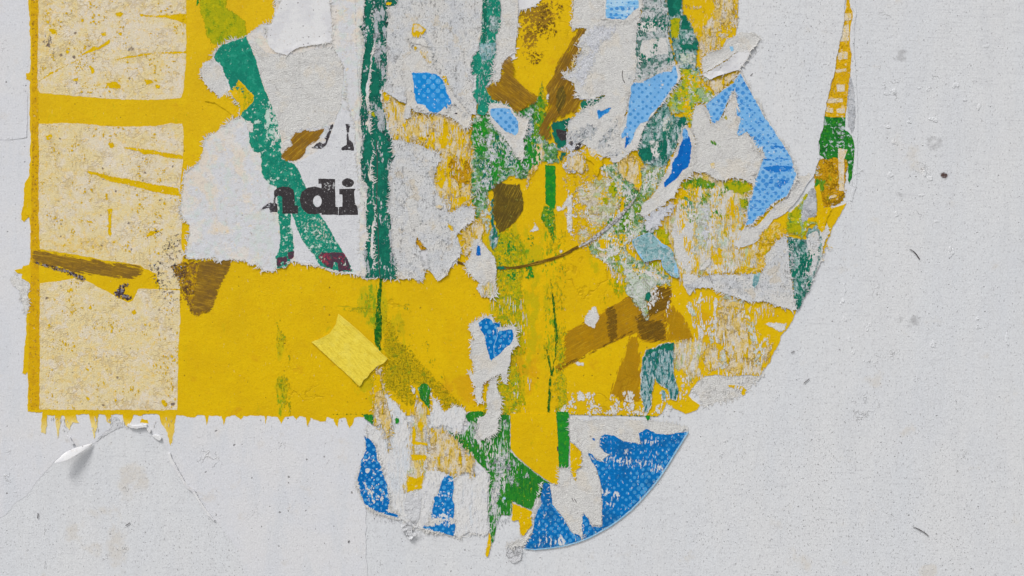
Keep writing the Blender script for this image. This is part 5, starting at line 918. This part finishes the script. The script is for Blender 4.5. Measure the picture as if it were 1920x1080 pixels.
sheet('yellow_scrap', 'yellow wedge hanging under the green scrap, above the bubble flap', SC, px("960 942 980 950 998 958 998 985 985 1000 980 1013 975 1000 972 975 959 978"), 'yellow_flat', 2.1, amp=1.2, step=2)
sheet('yellow_scrap', 'thin yellow thorn at the bottom tip of the green scrap', SC, px("917 990 921 1008 921 1022 917 1040 912 1048 910 1040 914 1015"), 'yellow_flat', 2.0, amp=.8, step=2)
ya = sheet('yellow_scrap', 'upright yellow strip with cream scratches left of the small blue trapezoid', SC,
  tp(640, 780, 3.6, "470 120 478 60 475 -20 500 -70 500 -130 512 -150 540 -100 600 -40 600 20 590 120 580 180 577 250 570 380 545 490 490 510 440 525 425 545 400 500 440 420 455 340 475 200"), 'yellow_cream_grid', 2.7, amp=1.6, step=2.2)
for q in ("480 60 500 60 510 170 585 180 580 200 475 195", "470 255 575 262 575 302 470 300", "450 400 500 420 540 400 565 320 560 400 545 490 500 500 440 522", "530 0 560 60 540 120 515 60"):
    part(ya, 'yellow_block', tp(640, 780, 3.6, q), 'yellow_flat', amp=1.8, step=2)
sheet('cream_scrap', 'cream scrap with ragged hem above the small blue trapezoid', SC,
  tp(640, 780, 3.6, "590 80 640 78 690 72 770 150 870 260 910 370 890 412 850 390 780 400 740 398 700 392 640 362 575 350 590 200"), 'cream_yellow', 2.6, amp=1.8, step=2.2)
dr = sheet('cream_scrap', 'dripping cream and yellow scrap under the tape and dark green seam', SC,
  px("701 692 715 690 718 710 723 745 732 775 740 800 732 805 733 841 729 845 723 816 712 798 706 805 700 795 697 770 698 745 702 720"), 'cream_yellow', 3.0, amp=1.8, step=2.2)
part(dr, 'yellow_block', px("702 700 714 703 716 730 706 735 700 760 699 740"), 'yellow_flat', amp=1.8, step=2)
sheet('green_scrap', 'small green scrap with olive edge on the white fangs below the tape', SC, tp(660, 520, 4, "490 830 520 800 560 795 592 830 580 900 590 970 575 985 555 960 510 900"), 'green_bright', 3.3, amp=1.8, step=2.2)
sheet('green_chip', 'green chip at the lower yellow edge left of the drips', SC, px("679 776 700 776 701 790 699 798 690 790 682 785"), 'green_bright', 3.0, amp=1.6, step=2.2)
sheet('green_chip', 'tiny green chip above the white area right of the drips', SC, tp(640, 780, 3.6, "358 10 385 10 397 35 385 58 365 45"), 'green_flat', 3.4, amp=1, step=2)
sheet('green_chip', 'green block at the foot of the dark seam by the upright green bar', SC, px("1042 773 1064 773 1065 790 1044 790"), 'green_flat', 2.6, amp=1.5, step=2)
sheet('green_chip', 'small green tab on the lower yellow edge below the streaky teal scrap', SC, px("1208 779 1220 777 1218 790 1212 788"), 'green_flat', 2.6, amp=1.2, step=2)
wf = sheet('torn_white_sheet', 'white sheet with pointed fangs eating into the bottom of the yellow field', SC,
  px("718 722 724 728 726 735 730 745 742 752 752 765 762 778 768 800 772 812 780 786 790 776 800 780 803 795 806 783 808 742 820 750 832 770 845 762 850 760 868 763 876 775 872 795 868 812 852 813 842 800 832 799 804 803 800 830 806 858 838 876 857 890 876 888 888 893 905 880 912 880 917 895 916 960 918 1000 905 1006 880 1000 860 1008 820 1000 780 992 750 976 700 958 682 945 672 905 684 860 688 800 700 795 712 800 724 818 730 845 733 841 732 805 740 800 728 770 722 745"), 'white_washed', 2.2, amp=2.2, step=2.2, grid=60)
for q in ("768 720 778 727 779 742 774 738", "806 735 812 735 810 745 805 742"):
    P('white_fang', px(q), 'fibre', amp=1.2, step=2, dz=.0003)
wr = sheet('torn_white_sheet', 'white torn sheet between the green scrap and the big blue quarter disc', SC,
  px("1068 780 1095 790 1150 783 1200 788 1250 792 1290 800 1277 812 1254 815 1232 815 1212 807 1200 815 1201 833 1184 831 1168 828 1151 818 1134 815 1125 820 1125 835 1134 846 1145 852 1126 865 1116 858 1102 850 1107 860 1118 877 1126 910 1129 947 1129 985 1109 985 1104 972 1093 960 1091 991 1093 1008 1084 1002 1073 999 1062 980 1046 958 1034 947 1030 908 1047 912 1050 878 1070 880 1076 900 1082 902 1084 884 1092 876 1092 850 1082 838 1068 826"), 'white_fibre', 2.5, amp=1.6, step=2.4, grid=60)
part(wr, 'blue_fleck', px("1107 820 1114 820 1117 824 1115 827 1109 823"), 'solid_blue', amp=.6, step=1.5)
part(wr, 'hair', band(px("1072 933 1075 940"), 1), 'dark_hair', amp=.2)
part(wr, 'hair', band(px("1077 935 1081 942"), 1), 'dark_hair', amp=.2)

arc = px("1289 808 1281 821 1273 834 1259 857 1248 875 1237 892 1225 908 1212 923 1198 939 1182 955 1170 965 1157 975 1146 983 1134 990 1120 998 1107 1005 1093 1011 1079 1016 1057 1022 1040 1025 1023 1027 1001 1029 982 1027")
ba = sheet('blue_quarter_disc', 'big blue dotted quarter disc with a clean curved lower right edge', PO,
  arc + px("986 1018 998 1002 1002 974 1008 955 1015 945 1014 925 1018 907 1022 903 1030 908 1034 928 1036 945 1046 958 1055 968 1062 980 1068 992 1073 999 1084 1002 1092 1010 1091 991 1093 960 1100 966 1104 975 1109 986 1120 988 1129 987 1128 965 1129 947 1128 925 1126 910 1123 893 1118 877 1110 866 1103 852 1102 848 1109 850 1115 856 1120 862 1127 864 1135 857 1145 852 1132 847 1124 838 1123 830 1126 818 1134 813 1151 816 1168 826 1184 829 1201 832 1199 822 1197 812 1212 804 1232 813 1254 814 1276 810"),
  'blue_arc', 3.2, amp=1.1, step=2.2, grid=30)
outer = [(x + 2.6 * .77, y + 2.6 * .63) for x, y in arc]
part(ba, 'pale_rim', arc + outer[::-1], 'pale_edge', amp=.15, step=5)
wx = sheet('torn_tab', 'crinkled white tab left of the quarter disc above the bubble flap', SC, px("1015 905 1008 930 1010 940 1000 955 1000 975 1000 990 995 1003 985 1016 980 1024 960 1026 948 1024 958 1018 975 1014 985 1002 998 985 998 958 1004 938 1010 915"), 'fibre', 3.9, amp=1.6, step=2.2, curl=.0009)
sheet('bubble_flap', 'hanging translucent grey paper tab with dark outline below the green scrap', SC, px("948 1023 960 1028 979 1025 980 1035 977 1047 970 1054 962 1055 955 1050 949 1040"), 'wet_grey', 2.4, amp=.8, step=2, wave=.0002, curl=.0003, grid=5)
bl = sheet('blue_flame_scrap', 'tall blue dotted flame shaped scrap near the bottom, its base slanting right', SC,
  tp(640, 780, 3.6, "157 137 175 145 190 152 215 182 232 215 238 250 240 290 270 322 272 350 282 385 295 425 305 450 320 510 322 550 328 580 318 610 310 642 340 652 380 662 388 684 350 676 300 662 200 622 155 592 145 555 130 522 120 470 110 430 118 395 130 352 133 300 150 270 165 232 168 180"), 'blue_left', 3.4, amp=1.1, step=2, rim=1.4, curl=.0004, grid=14)
bm = sheet('blue_trapezoid_scrap', 'small upright blue dotted trapezoid with a frayed white band near its base', SC,
  tp(640, 780, 3.6, "695 410 712 398 755 408 760 480 750 560 765 600 760 660 755 700 772 740 758 806 680 787 600 768 548 752 560 735 600 735 605 690 620 610 630 540 660 520 665 480"), 'blue_mid', 3.4, amp=1.2, step=2, rim=1.2, curl=.0003, grid=14)
FB = tp(640, 780, 3.6, "590 690 640 690 690 700 750 690 755 740 720 765 690 740 650 745 600 735")
cr = sheet('crumpled_paper_bit', 'small crumpled grey paper bit between the two lower blue scraps', SC, tp(640, 780, 3.6, "395 720 430 715 460 708 480 740 478 780 500 785 530 768 520 790 490 812 465 832 440 805 410 770"), 'wet_grey', 4.5, amp=1.8, step=2, wave=.0016, curl=.0016, grid=4)
sheet('glue_streak', 'ridged whitish glue streak running down to the crumpled bit', SC, tp(640, 780, 3.6, "440 525 490 512 545 500 540 600 530 690 500 740 460 700 430 690 420 600"), 'wet_grey', 2.9, amp=1.2, step=2.2, wave=.0003, grid=6)
for q, lb in (("977 1030 985 1030 988 1060 990 1130 978 1130 980 1070", 'pale blue drip stain below the left end of the quarter disc'),):
    sheet('drip_stain', lb, 'stain', px(q), 'stain_blue', 3.0, amp=1.2, step=3)

# ------------------------------------------------------------------ the tape
tk = sheet('tape_piece', 'bright yellow crepe tape piece with torn ends, stuck slantwise beside the green seam', 'tape',
  px("635 588 652 602 668 615 700 645 715 660 727 672 722 679 714 684 707 687 700 694 694 700 690 707 682 712 678 720 674 724 660 710 645 696 629 682 607 661 585 641 588 639 597 637 607 632 618 625 625 616 630 607 632 598"), 'tape_yellow', 5.0, amp=.55, step=2.5, curl=.0006, grid=10)
part(tk, 'long_edge', band(px("635 590 668 617.5 700 647 725 672"), 1.6), 'tape_yellow', amp=.2, dz=.00015)
# ------------------------------------------------------------------ cracks and hairs in the wall paint
for i, (q, wd) in enumerate((("1705 467 1712 471 1717 476 1720 481 1724 487", [.8, 1.6, 2, 2.4, 2]), ("1711 987 1718 990 1726 994 1733 998 1741 1005", [.8, 2, 1.6, 1.8, .8]), ("1507 718 1512 714 1517 710", 1.5),
    ("1406 143 1411 138", 1.6), ("1483 661 1489 658", 1.6), ("71 972 72 962", 1.5), ("236 985 244 980", 1.8), ("653 1017 655 1013", 2.2))):
    on_wall('crack', band(px(q), [z * .7 for z in wd] if isinstance(wd, list) else wd * .65), 'dark_hair', .0009 + i * 2e-6, amp=.4, step=2, seed=50 + i)
def blister(cx, cy, rx, ry, hgt, seed):
    n = 14; co = []; F = []; org = W3(cx, cy, 0); rings = ((1, 0), (.85, .9), (.6, 1.0), (.3, .9), (0, .85))
    for k, (rr, hh) in enumerate(rings):
        for i in range(n if rr else 1):
            a = 2 * math.pi * i / n; e = 1 + .35 * noise.noise(Vector((math.cos(a) * 1.5, math.sin(a) * 1.5, seed)))
            x = cx + rx * rr * e * math.cos(a); y = cy + ry * rr * e * math.sin(a)
            w_ = W3(x, y, -.0001 + hgt * hh * (1 + .6 * noise.noise(Vector((x / 4, y / 4, seed))))); co.append([w_[j] - org[j] for j in range(3)])
    for k in range(3):
        for i in range(n):
            a = k * n + i; b = k * n + (i + 1) % n; F.append((a, b, b + n, a + n))
    for i in range(n): F.append((3 * n + i, 3 * n + (i + 1) % n, 4 * n))
    me = bpy.data.meshes.new('paint_blister'); me.from_pydata(co, [], [f[::-1] if False else f for f in F]); me.update(); me.materials.append(MATS['wall_paint'])
    o = bpy.data.objects.new('paint_blister', me); sc.collection.objects.link(o); o.location = org; o.parent = wall
rnd = random.Random(4)
for x, y, rx, ry in ((1738, 330, 12, 14), (1680, 406, 6, 9), (1757, 415, 5, 5), (1627, 613, 8, 12), (1584, 596, 6, 7), (1594, 640, 6, 9), (1602, 661, 6, 7), (1578, 565, 5, 9), (1750, 646, 8, 8), (1830, 594, 6, 7), (1788, 163, 12, 8), (1671, 172, 14, 9), (1742, 168, 6, 6), (1836, 200, 6, 8), (1850, 85, 8, 6), (1808, 190, 6, 6), (1667, 325, 9, 10), (1728, 366, 8, 5), (1785, 470, 8, 12), (1722, 165, 6, 5), (1835, 612, 6, 5), (1660, 240, 12, 6), (1750, 222, 9, 8), (1705, 225, 6, 7), (1675, 270, 10, 8), (1888, 640, 5, 20), (1583, 540, 4, 10)):
    for k in range(3):
        blister(x + rnd.uniform(-.6, .6) * rx, y + rnd.uniform(-.6, .6) * ry, rx * rnd.uniform(.25, .6), ry * rnd.uniform(.25, .6), rnd.uniform(.0002, .0005), rnd.uniform(0, 50))

FK = flakes
for q, m in (("1275 345 1300 334 1330 336 1345 345 1335 356 1300 354 1282 360", 'green_olive'), ("1350 342 1380 338 1405 342 1408 360 1390 366 1366 358", 'olive_patch'), ("1330 352 1352 352 1356 380 1340 400 1330 380", 'pale_green'), ("1284 368 1300 372 1304 390 1296 402 1286 392", 'green_mixed'), ("1385 370 1402 372 1400 392 1388 388", 'olive_patch'), ("1300 450 1310 450 1312 480 1303 484", 'pale_green'), ("1352 425 1366 428 1366 445 1354 446", 'green_yellow_worn')):
    part(yg, 'green_patch', px(q), m, amp=3, step=2)
for q, m in (("1140 476 1158 474 1166 480 1162 490 1146 488", 'olive_patch'), ("1155 498 1166 494 1172 505 1168 518 1158 512", 'olive_patch'), ("1120 472 1138 470 1140 482 1126 484", 'cream_yellow'), ("1205 430 1225 434 1228 446 1212 448 1200 442", 'green_mixed'), ("1140 340 1156 342 1160 362 1150 372 1140 358", 'olive_patch'), ("1130 372 1140 370 1142 382 1132 384", 'olive_patch')):
    part(gw, 'green_patch', px(q), m, amp=2.5, step=2)
part(ty, 'white_wear', px("1476 446 1490 450 1486 470 1492 500 1486 515 1478 480"), 'torn_grey', amp=2.5, step=2)
sheet('grey_scuff', 'grey fibrous remnant reaching right of the speckled teal scrap, with a small ochre fleck', 'scuff', px("1532 424 1545 420 1556 428 1550 445 1542 470 1536 500 1524 525 1514 545 1510 540 1524 510 1534 480 1537 450"), 'white_fibre', 2.8, amp=2.5)
sheet('yellow_chip', 'tiny hooked yellow chip right of the grey crackled band, on the white paint', SC, px("1541 470 1548 462 1556 462 1548 468 1544 478 1546 488 1541 490 1538 480"), 'cream_yellow', 2.9, amp=1.2, step=2)
P('green_smear', px("1040 690 1050 694 1062 706 1066 776 1042 776 1044 740"), 'green_yellow_worn', amp=1.6, step=2)
P('green_smear', px("918 690 975 680 978 776 905 776 912 730"), 'green_yellow_worn', amp=2, step=2)
P('olive_wash', px("918 430 978 440 980 560 978 640 960 690 945 700 935 640 925 560"), 'green_yellow_worn', amp=2, step=2)
part(b4, 'white_smear', px("1207 400 1222 388 1240 385 1258 376 1268 384 1258 404 1240 424 1226 436 1208 440 1203 420"), 'grey_veil', amp=3, step=2, dz=-.0002, skirt=.0003)
part(yg, 'white_smear', px("1262 410 1284 392 1298 392 1302 420 1298 460 1304 500 1290 512 1276 500 1266 470 1258 440"), 'white_fibre', amp=4, step=2)
part(yg, 'white_smear', px("1310 385 1322 380 1332 388 1333 430 1330 470 1322 480 1316 440 1320 410"), 'grey_veil', amp=3, step=2)
part(yg, 'white_lip', px("1308 506 1316 496 1326 486 1333 480 1334 492 1328 500 1318 508"), 'fibre', amp=1.5, step=2, dz=.0004, skirt=.0006)
part(gw, 'dark_green_patch', px("1158 322 1180 316 1196 330 1204 345 1200 365 1186 380 1172 372 1168 350"), 'green_mixed', amp=3, step=2)
part(gw, 'dark_green_patch', px("1182 385 1204 380 1206 398 1196 402 1186 400"), 'green_olive', amp=2, step=2)
part(gw, 'dark_green_patch', px("1160 402 1178 392 1182 410 1172 430 1162 432"), 'green_olive', amp=2, step=2)
part(g1, 'olive_patch', px("1000 205 1018 200 1030 225 1034 262 1020 262 1006 268 994 285 990 262 998 240"), 'green_olive', amp=2, step=2)
part(g1, 'dark_gap', px("988 232 1000 222 1002 240 996 262 986 258"), 'teal_vertical', amp=1.6, step=2)
part(g1, 'pale_patch', px("890 214 905 212 922 218 916 228 900 228 888 226"), 'pale_green', amp=2, step=2)
part(g1, 'pale_patch', px("915 246 928 250 926 275 936 300 924 318 915 290 912 265"), 'grey_veil', amp=2.5, step=2)
part(gs_, 'yellow_fleck', px("722 4 736 4 734 10 724 11"), 'yellow_flat', amp=1, step=2)
P('yellow_green_tip', px("1008 184 1012 160 1018 158 1022 175 1030 186 1030 200 1008 205"), 'green_yellow_worn', amp=1.6, step=2, dz=.0003)
P('white_scuff', px("1024 176 1029 174 1030 186 1027 192 1023 186"), 'fibre', amp=1, step=2, dz=.0008, skirt=.0009)
P('brown_streak', px("1062 140 1076 105 1086 88 1090 92 1080 115 1070 138 1064 146"), 'cream_yellow', amp=.8, step=2, dz=.0008, skirt=.0009)
P('ghost_mark', px("1103 400 1112 396 1120 398 1114 403 1104 404"), 'cream_yellow', amp=1, step=2)
P('ghost_mark', px("1058 398 1080 402 1098 403 1098 407 1078 408 1058 404"), 'fibre', amp=1.2, step=2)
sheet('yellow_chip', 'small hooked yellow chip on the white paint below the right end of the yellow field', SC, tp(1280, 520, 4, "320 805 360 805 410 812 450 822 476 845 470 875 448 888 430 870 435 848 400 835 350 822"), 'yellow_flat', 1.2, amp=1.6, step=2)
sheet('grey_scuff', 'faint grey scuffed paper along the lower right edge of the yellow field', 'scuff', px("1300 708 1340 704 1370 708 1425 705 1405 730 1380 745 1350 752 1320 762 1310 745 1300 725"), 'white_fibre', .5, amp=3)
for q in ("1400 600 1414 604 1422 650 1430 690 1418 690 1408 650", "1286 560 1300 572 1312 600 1306 606 1292 590", "1345 700 1350 660 1360 650 1362 690", "1425 640 1432 655 1436 672 1428 676 1422 660", "1350 545 1372 552 1396 560 1396 572 1372 566 1352 566", "1332 600 1340 620 1338 660 1330 650"):
    P('white_scuff', px(q), 'pale_green', amp=3, step=2)
P('cream_patch', px("1345 580 1372 575 1396 582 1400 610 1380 620 1360 640 1346 650 1340 620"), 'cream_yellow', amp=3.5, step=2.2)
P('cream_patch', px("1320 640 1345 650 1350 690 1325 700 1316 670"), 'cream_yellow', amp=3.5, step=2.2)
P('cream_patch', px("1430 650 1450 640 1455 625 1444 680 1430 690"), 'cream_yellow', amp=3, step=2.2)
FK(yp, 'yellow_flakes', px("75 2 345 2 345 180 75 172"), 'yellow_flat', 260, 2.6, (1, 1), th=.22)
FK(yp, 'yellow_flakes', px("75 235 340 240 335 480 76 465"), 'yellow_flat', 300, 2.6, (1, 1), th=.2)
FK(yp, 'yellow_flakes', px("76 535 150 525 240 570 335 545 333 768 76 768"), 'yellow_flat', 300, 2.6, (.8, 1.2), th=.2)
FK(yp, 'grime_flakes', px("290 430 345 440 350 480 345 545 300 545 280 510 300 480"), 'ink_worn', 170, 1.8, (1, 1), th=.05)
FK(yp, 'cream_flakes', px("78 784 330 784 325 830 300 800 80 815"), 'fibre', 60, 2.6, (.5, 1.8), th=.1, dz=.0001)
FK(yp, 'green_flakes', px("680 530 760 560 800 640 860 750 700 760 650 700 690 620"), 'green_yellow_worn', 420, 2.2, (.9, 1.1), th=.1)
FK(yp, 'green_flakes', px("900 430 985 430 985 760 940 770 915 560"), 'olive_patch', 600, 3.2, (.7, 1.6), th=.05)
FK(yp, 'green_flakes', px("925 440 1000 440 1000 520 925 530"), 'green_flat', 160, 2.6, (.8, 1.4), th=.15)
FK(yp, 'green_flakes', px("1015 400 1060 400 1062 775 1020 775"), 'green_yellow_worn', 420, 2.6, (.6, 1.8), th=.05)
FK(yp, 'green_flakes', px("1125 440 1200 450 1200 570 1130 570"), 'olive_patch', 260, 3.0, (.8, 1.4), th=.05)
FK(yp, 'green_flakes', px("518 600 545 600 545 775 518 775"), 'green_yellow_worn', 160, 2.8, (.7, 1.5), th=.02)
FK(yp, 'white_flakes', px("1255 540 1500 590 1440 690 1400 745 1300 765 1245 770 1240 640"), 'fibre', 420, 3.4, (.6, 1.7), th=.12)
FK(yp, 'cream_flakes', px("1280 2 1390 2 1375 90 1320 130 1300 100"), 'cream_yellow', 300, 3.6, (.9, 1.2), th=.08)
FK(yp, 'brown_flakes', px("975 10 1060 5 1045 60 1010 120 985 130 970 60"), 'brown_dark', 420, 2.2, (1, 1), th=.05)
FK(yp, 'white_flakes', px("1040 735 1250 735 1260 778 1040 778"), 'fibre', 420, 3.2, (.9, 1.2), th=.0)
FK(cy, 'yellow_flakes', px("725 200 880 240 885 375 840 395 815 330 735 262"), 'yellow_flat', 420, 3.2, (.6, 2.0), th=.05)
FK(cy, 'dark_flakes', px("740 200 880 240 885 375 840 395 815 330 745 262"), 'brown_dark', 200, 1.6, (.8, 1.6), th=.1)
FK(gs_, 'dark_flakes', px("730 15 900 5 885 200 800 210 735 170"), 'torn_grey', 260, 2.0, (.7, 1.6), th=.1)
FK(t1, 'grey_flakes', px("682 0 730 0 728 160 715 185 690 182 680 120"), 'grey_veil', 200, 3.0, (.6, 1.8), th=.1)
FK(t1, 'grey_flakes', px("680 190 735 190 735 520 690 520"), 'grey_veil', 220, 2.8, (.5, 2.0), th=.08)
FK(t2, 'grey_flakes', px("905 5 938 5 930 120 925 180 895 200 900 80"), 'teal_speckle', 220, 3.0, (.6, 1.8), th=.05)
FK(g1, 'green_flakes', px("885 220 1010 200 1020 300 930 345 890 380"), 'green_flat', 420, 3.6, (.8, 1.6), th=.08)
FK(g1, 'grey_flakes', px("885 220 1010 200 1020 300 930 345 890 380"), 'grey_veil', 420, 3.2, (.8, 1.5), th=.08)
FK(g1, 'teal_flakes', px("885 260 1000 230 1010 300 930 345 890 380"), 'teal_dark', 220, 2.8, (.8, 1.5), th=.12)
FK(gw, 'green_flakes', px("1120 310 1200 310 1210 400 1190 460 1200 520 1150 500 1130 430 1160 380"), 'green_olive', 320, 2.6, (.8, 1.4), th=.08)
FK(gw, 'white_flakes', px("1120 310 1250 310 1210 400 1190 460 1250 540 1230 590 1180 560 1120 480 1160 380"), 'fibre', 520, 3.0, (.8, 1.4), th=.05)
FK(gw, 'yellow_flakes', px("1120 440 1250 440 1250 540 1150 500"), 'yellow_flat', 240, 3.0, (.8, 1.4), th=.12)
FK(cb, 'yellow_flakes', px("1075 350 1170 340 1165 400 1090 460 1075 420"), 'yellow_flat', 300, 2.6, (.9, 1.3), th=.05)
FK(cb, 'white_flakes', px("1060 340 1175 330 1180 400 1090 470 1070 440"), 'fibre', 320, 2.4, (.9, 1.2), th=.02)
FK(yp, 'cream_flakes', px("1055 330 1120 320 1130 460 1080 475 1060 420"), 'cream_yellow', 200, 3.0, (.9, 1.2), th=.05)
FK(yg, 'yellow_flakes', px("1270 345 1405 345 1385 460 1420 505 1270 520"), 'yellow_flat', 600, 3.2, (.5, 2.2), th=.08)
FK(yg, 'white_flakes', px("1270 355 1400 355 1385 460 1420 505 1270 520"), 'fibre', 500, 3.4, (.6, 1.8), th=.08)
FK(yg, 'green_flakes', px("1275 340 1408 340 1400 400 1280 420"), 'green_olive', 300, 2.8, (.8, 1.5), th=.1)
FK(gc, 'teal_flakes', px("1190 40 1262 20 1265 130 1195 150"), 'teal_dark', 320, 2.6, (.8, 1.5), th=.1)
FK(tsc, 'teal_flakes', px("1195 245 1250 200 1285 240 1250 310 1200 300"), 'teal_dark', 260, 3.0, (.6, 1.8), th=.05)
FK(om, 'yellow_flakes', px("1260 130 1315 130 1310 190 1300 240 1262 215"), 'yellow_flat', 200, 3.0, (1, 1), th=.1)
FK(om, 'white_flakes', px("1260 140 1340 140 1340 195 1300 195 1300 240 1262 215"), 'pale_green', 220, 3.2, (1, 1), th=.05)
FK(gb, 'pale_flakes', px("880 790 960 790 960 860 1000 900 1000 940 925 1000 920 890"), 'torn_grey', 420, 3.0, (.5, 2.2), th=.1)
FK(gb, 'white_flakes', px("880 790 960 790 960 860 925 1000 920 890"), 'fibre', 240, 2.6, (.5, 2.2), th=.12)
FK(w2, 'teal_flakes', px("1150 220 1195 150 1160 290 1090 300 1060 250"), 'torn_grey', 260, 2.8, (.9, 1.6), th=.08, angle=25)
FK(g2, 'dark_flakes', px("735 265 825 300 870 460 840 510 745 520"), 'torn_grey', 420, 1.8, (.8, 1.4), th=.1)
FK(gr, 'dark_flakes', px("1300 520 1440 480 1480 460 1490 570 1380 555"), 'torn_grey', 240, 1.8, (.8, 1.4), th=.1)
FK(ty, 'teal_flakes', px("1478 450 1510 450 1535 480 1515 550 1492 582 1480 500"), 'teal_dark', 260, 3.2, (.8, 1.5), th=.05)
FK(wf, 'grey_flakes', px("700 790 900 800 915 960 700 990"), 'grey_veil', 260, 3.0, (.5, 2.2), th=.1)
FK(wf, 'yellow_flakes', px("800 800 890 850 890 893 800 880"), 'cream_yellow', 260, 3.0, (.6, 2), th=.0)
FK(ba, 'white_flakes', px("1120 840 1270 815 1240 885 1180 880"), 'fibre', 60, 3.0, (.5, 2.0), th=.25)
FK(bm, 'white_flakes', FB, 'fibre', 90, 3.4, (.8, 1.3), th=-.2)
FK(bl, 'white_flakes', px("680 850 715 870 725 940 690 940"), 'fibre', 60, 2.6, (1, 1.2), th=.2)
FK(wp, 'cream_flakes', px("500 190 527 200 535 290 515 290"), 'fibre', 120, 3.0, (.8, 1.4), th=.0)
FK(wp, 'pale_flakes', px("560 410 600 405 655 500 600 490"), 'pale_green', 160, 2.2, (.8, 1.4), th=.1)
FK(gb, 'cream_flakes', px("1005 850 1044 845 1046 905 1030 900 1000 880"), 'cream_yellow', 200, 2.6, (.8, 1.3), th=.0, dz=.0001)
FK(yp, 'white_tears', px("900 540 990 560 1000 776 900 776"), 'fibre', 60, 3.2, (.3, 3.2), th=.1)
FK(gw, 'white_tears', px("1090 440 1260 440 1260 560 1180 560"), 'fibre', 260, 3.2, (.35, 3.0), th=.0)
FK(yg, 'white_tears', px("1260 380 1400 380 1390 510 1265 520"), 'fibre', 260, 3.4, (.3, 3.4), th=.0)
FK(yp, 'white_tears', px("1290 550 1460 570 1430 700 1300 720"), 'fibre', 200, 3.2, (.35, 3.2), th=.05)
FK(cy, 'white_tears', px("725 200 880 240 885 375 840 395 815 330 735 262"), 'fibre', 200, 3.0, (.35, 3.0), th=.05)
FK(g1, 'white_tears', px("885 220 1010 200 1020 300 930 345 890 380"), 'fibre', 160, 2.6, (.35, 2.6), th=.1, angle=-20)
FK(gb, 'white_tears', px("885 790 960 790 960 860 925 1000 920 890"), 'fibre', 160, 3.0, (.3, 3.4), th=.05)
FK(wf, 'yellow_tears', px("760 770 880 800 880 860 800 880 790 920 765 900"), 'cream_yellow', 120, 3.0, (.35, 3.0), th=.05)
print('faces', COUNT[0], 'sheets', ORD[0])
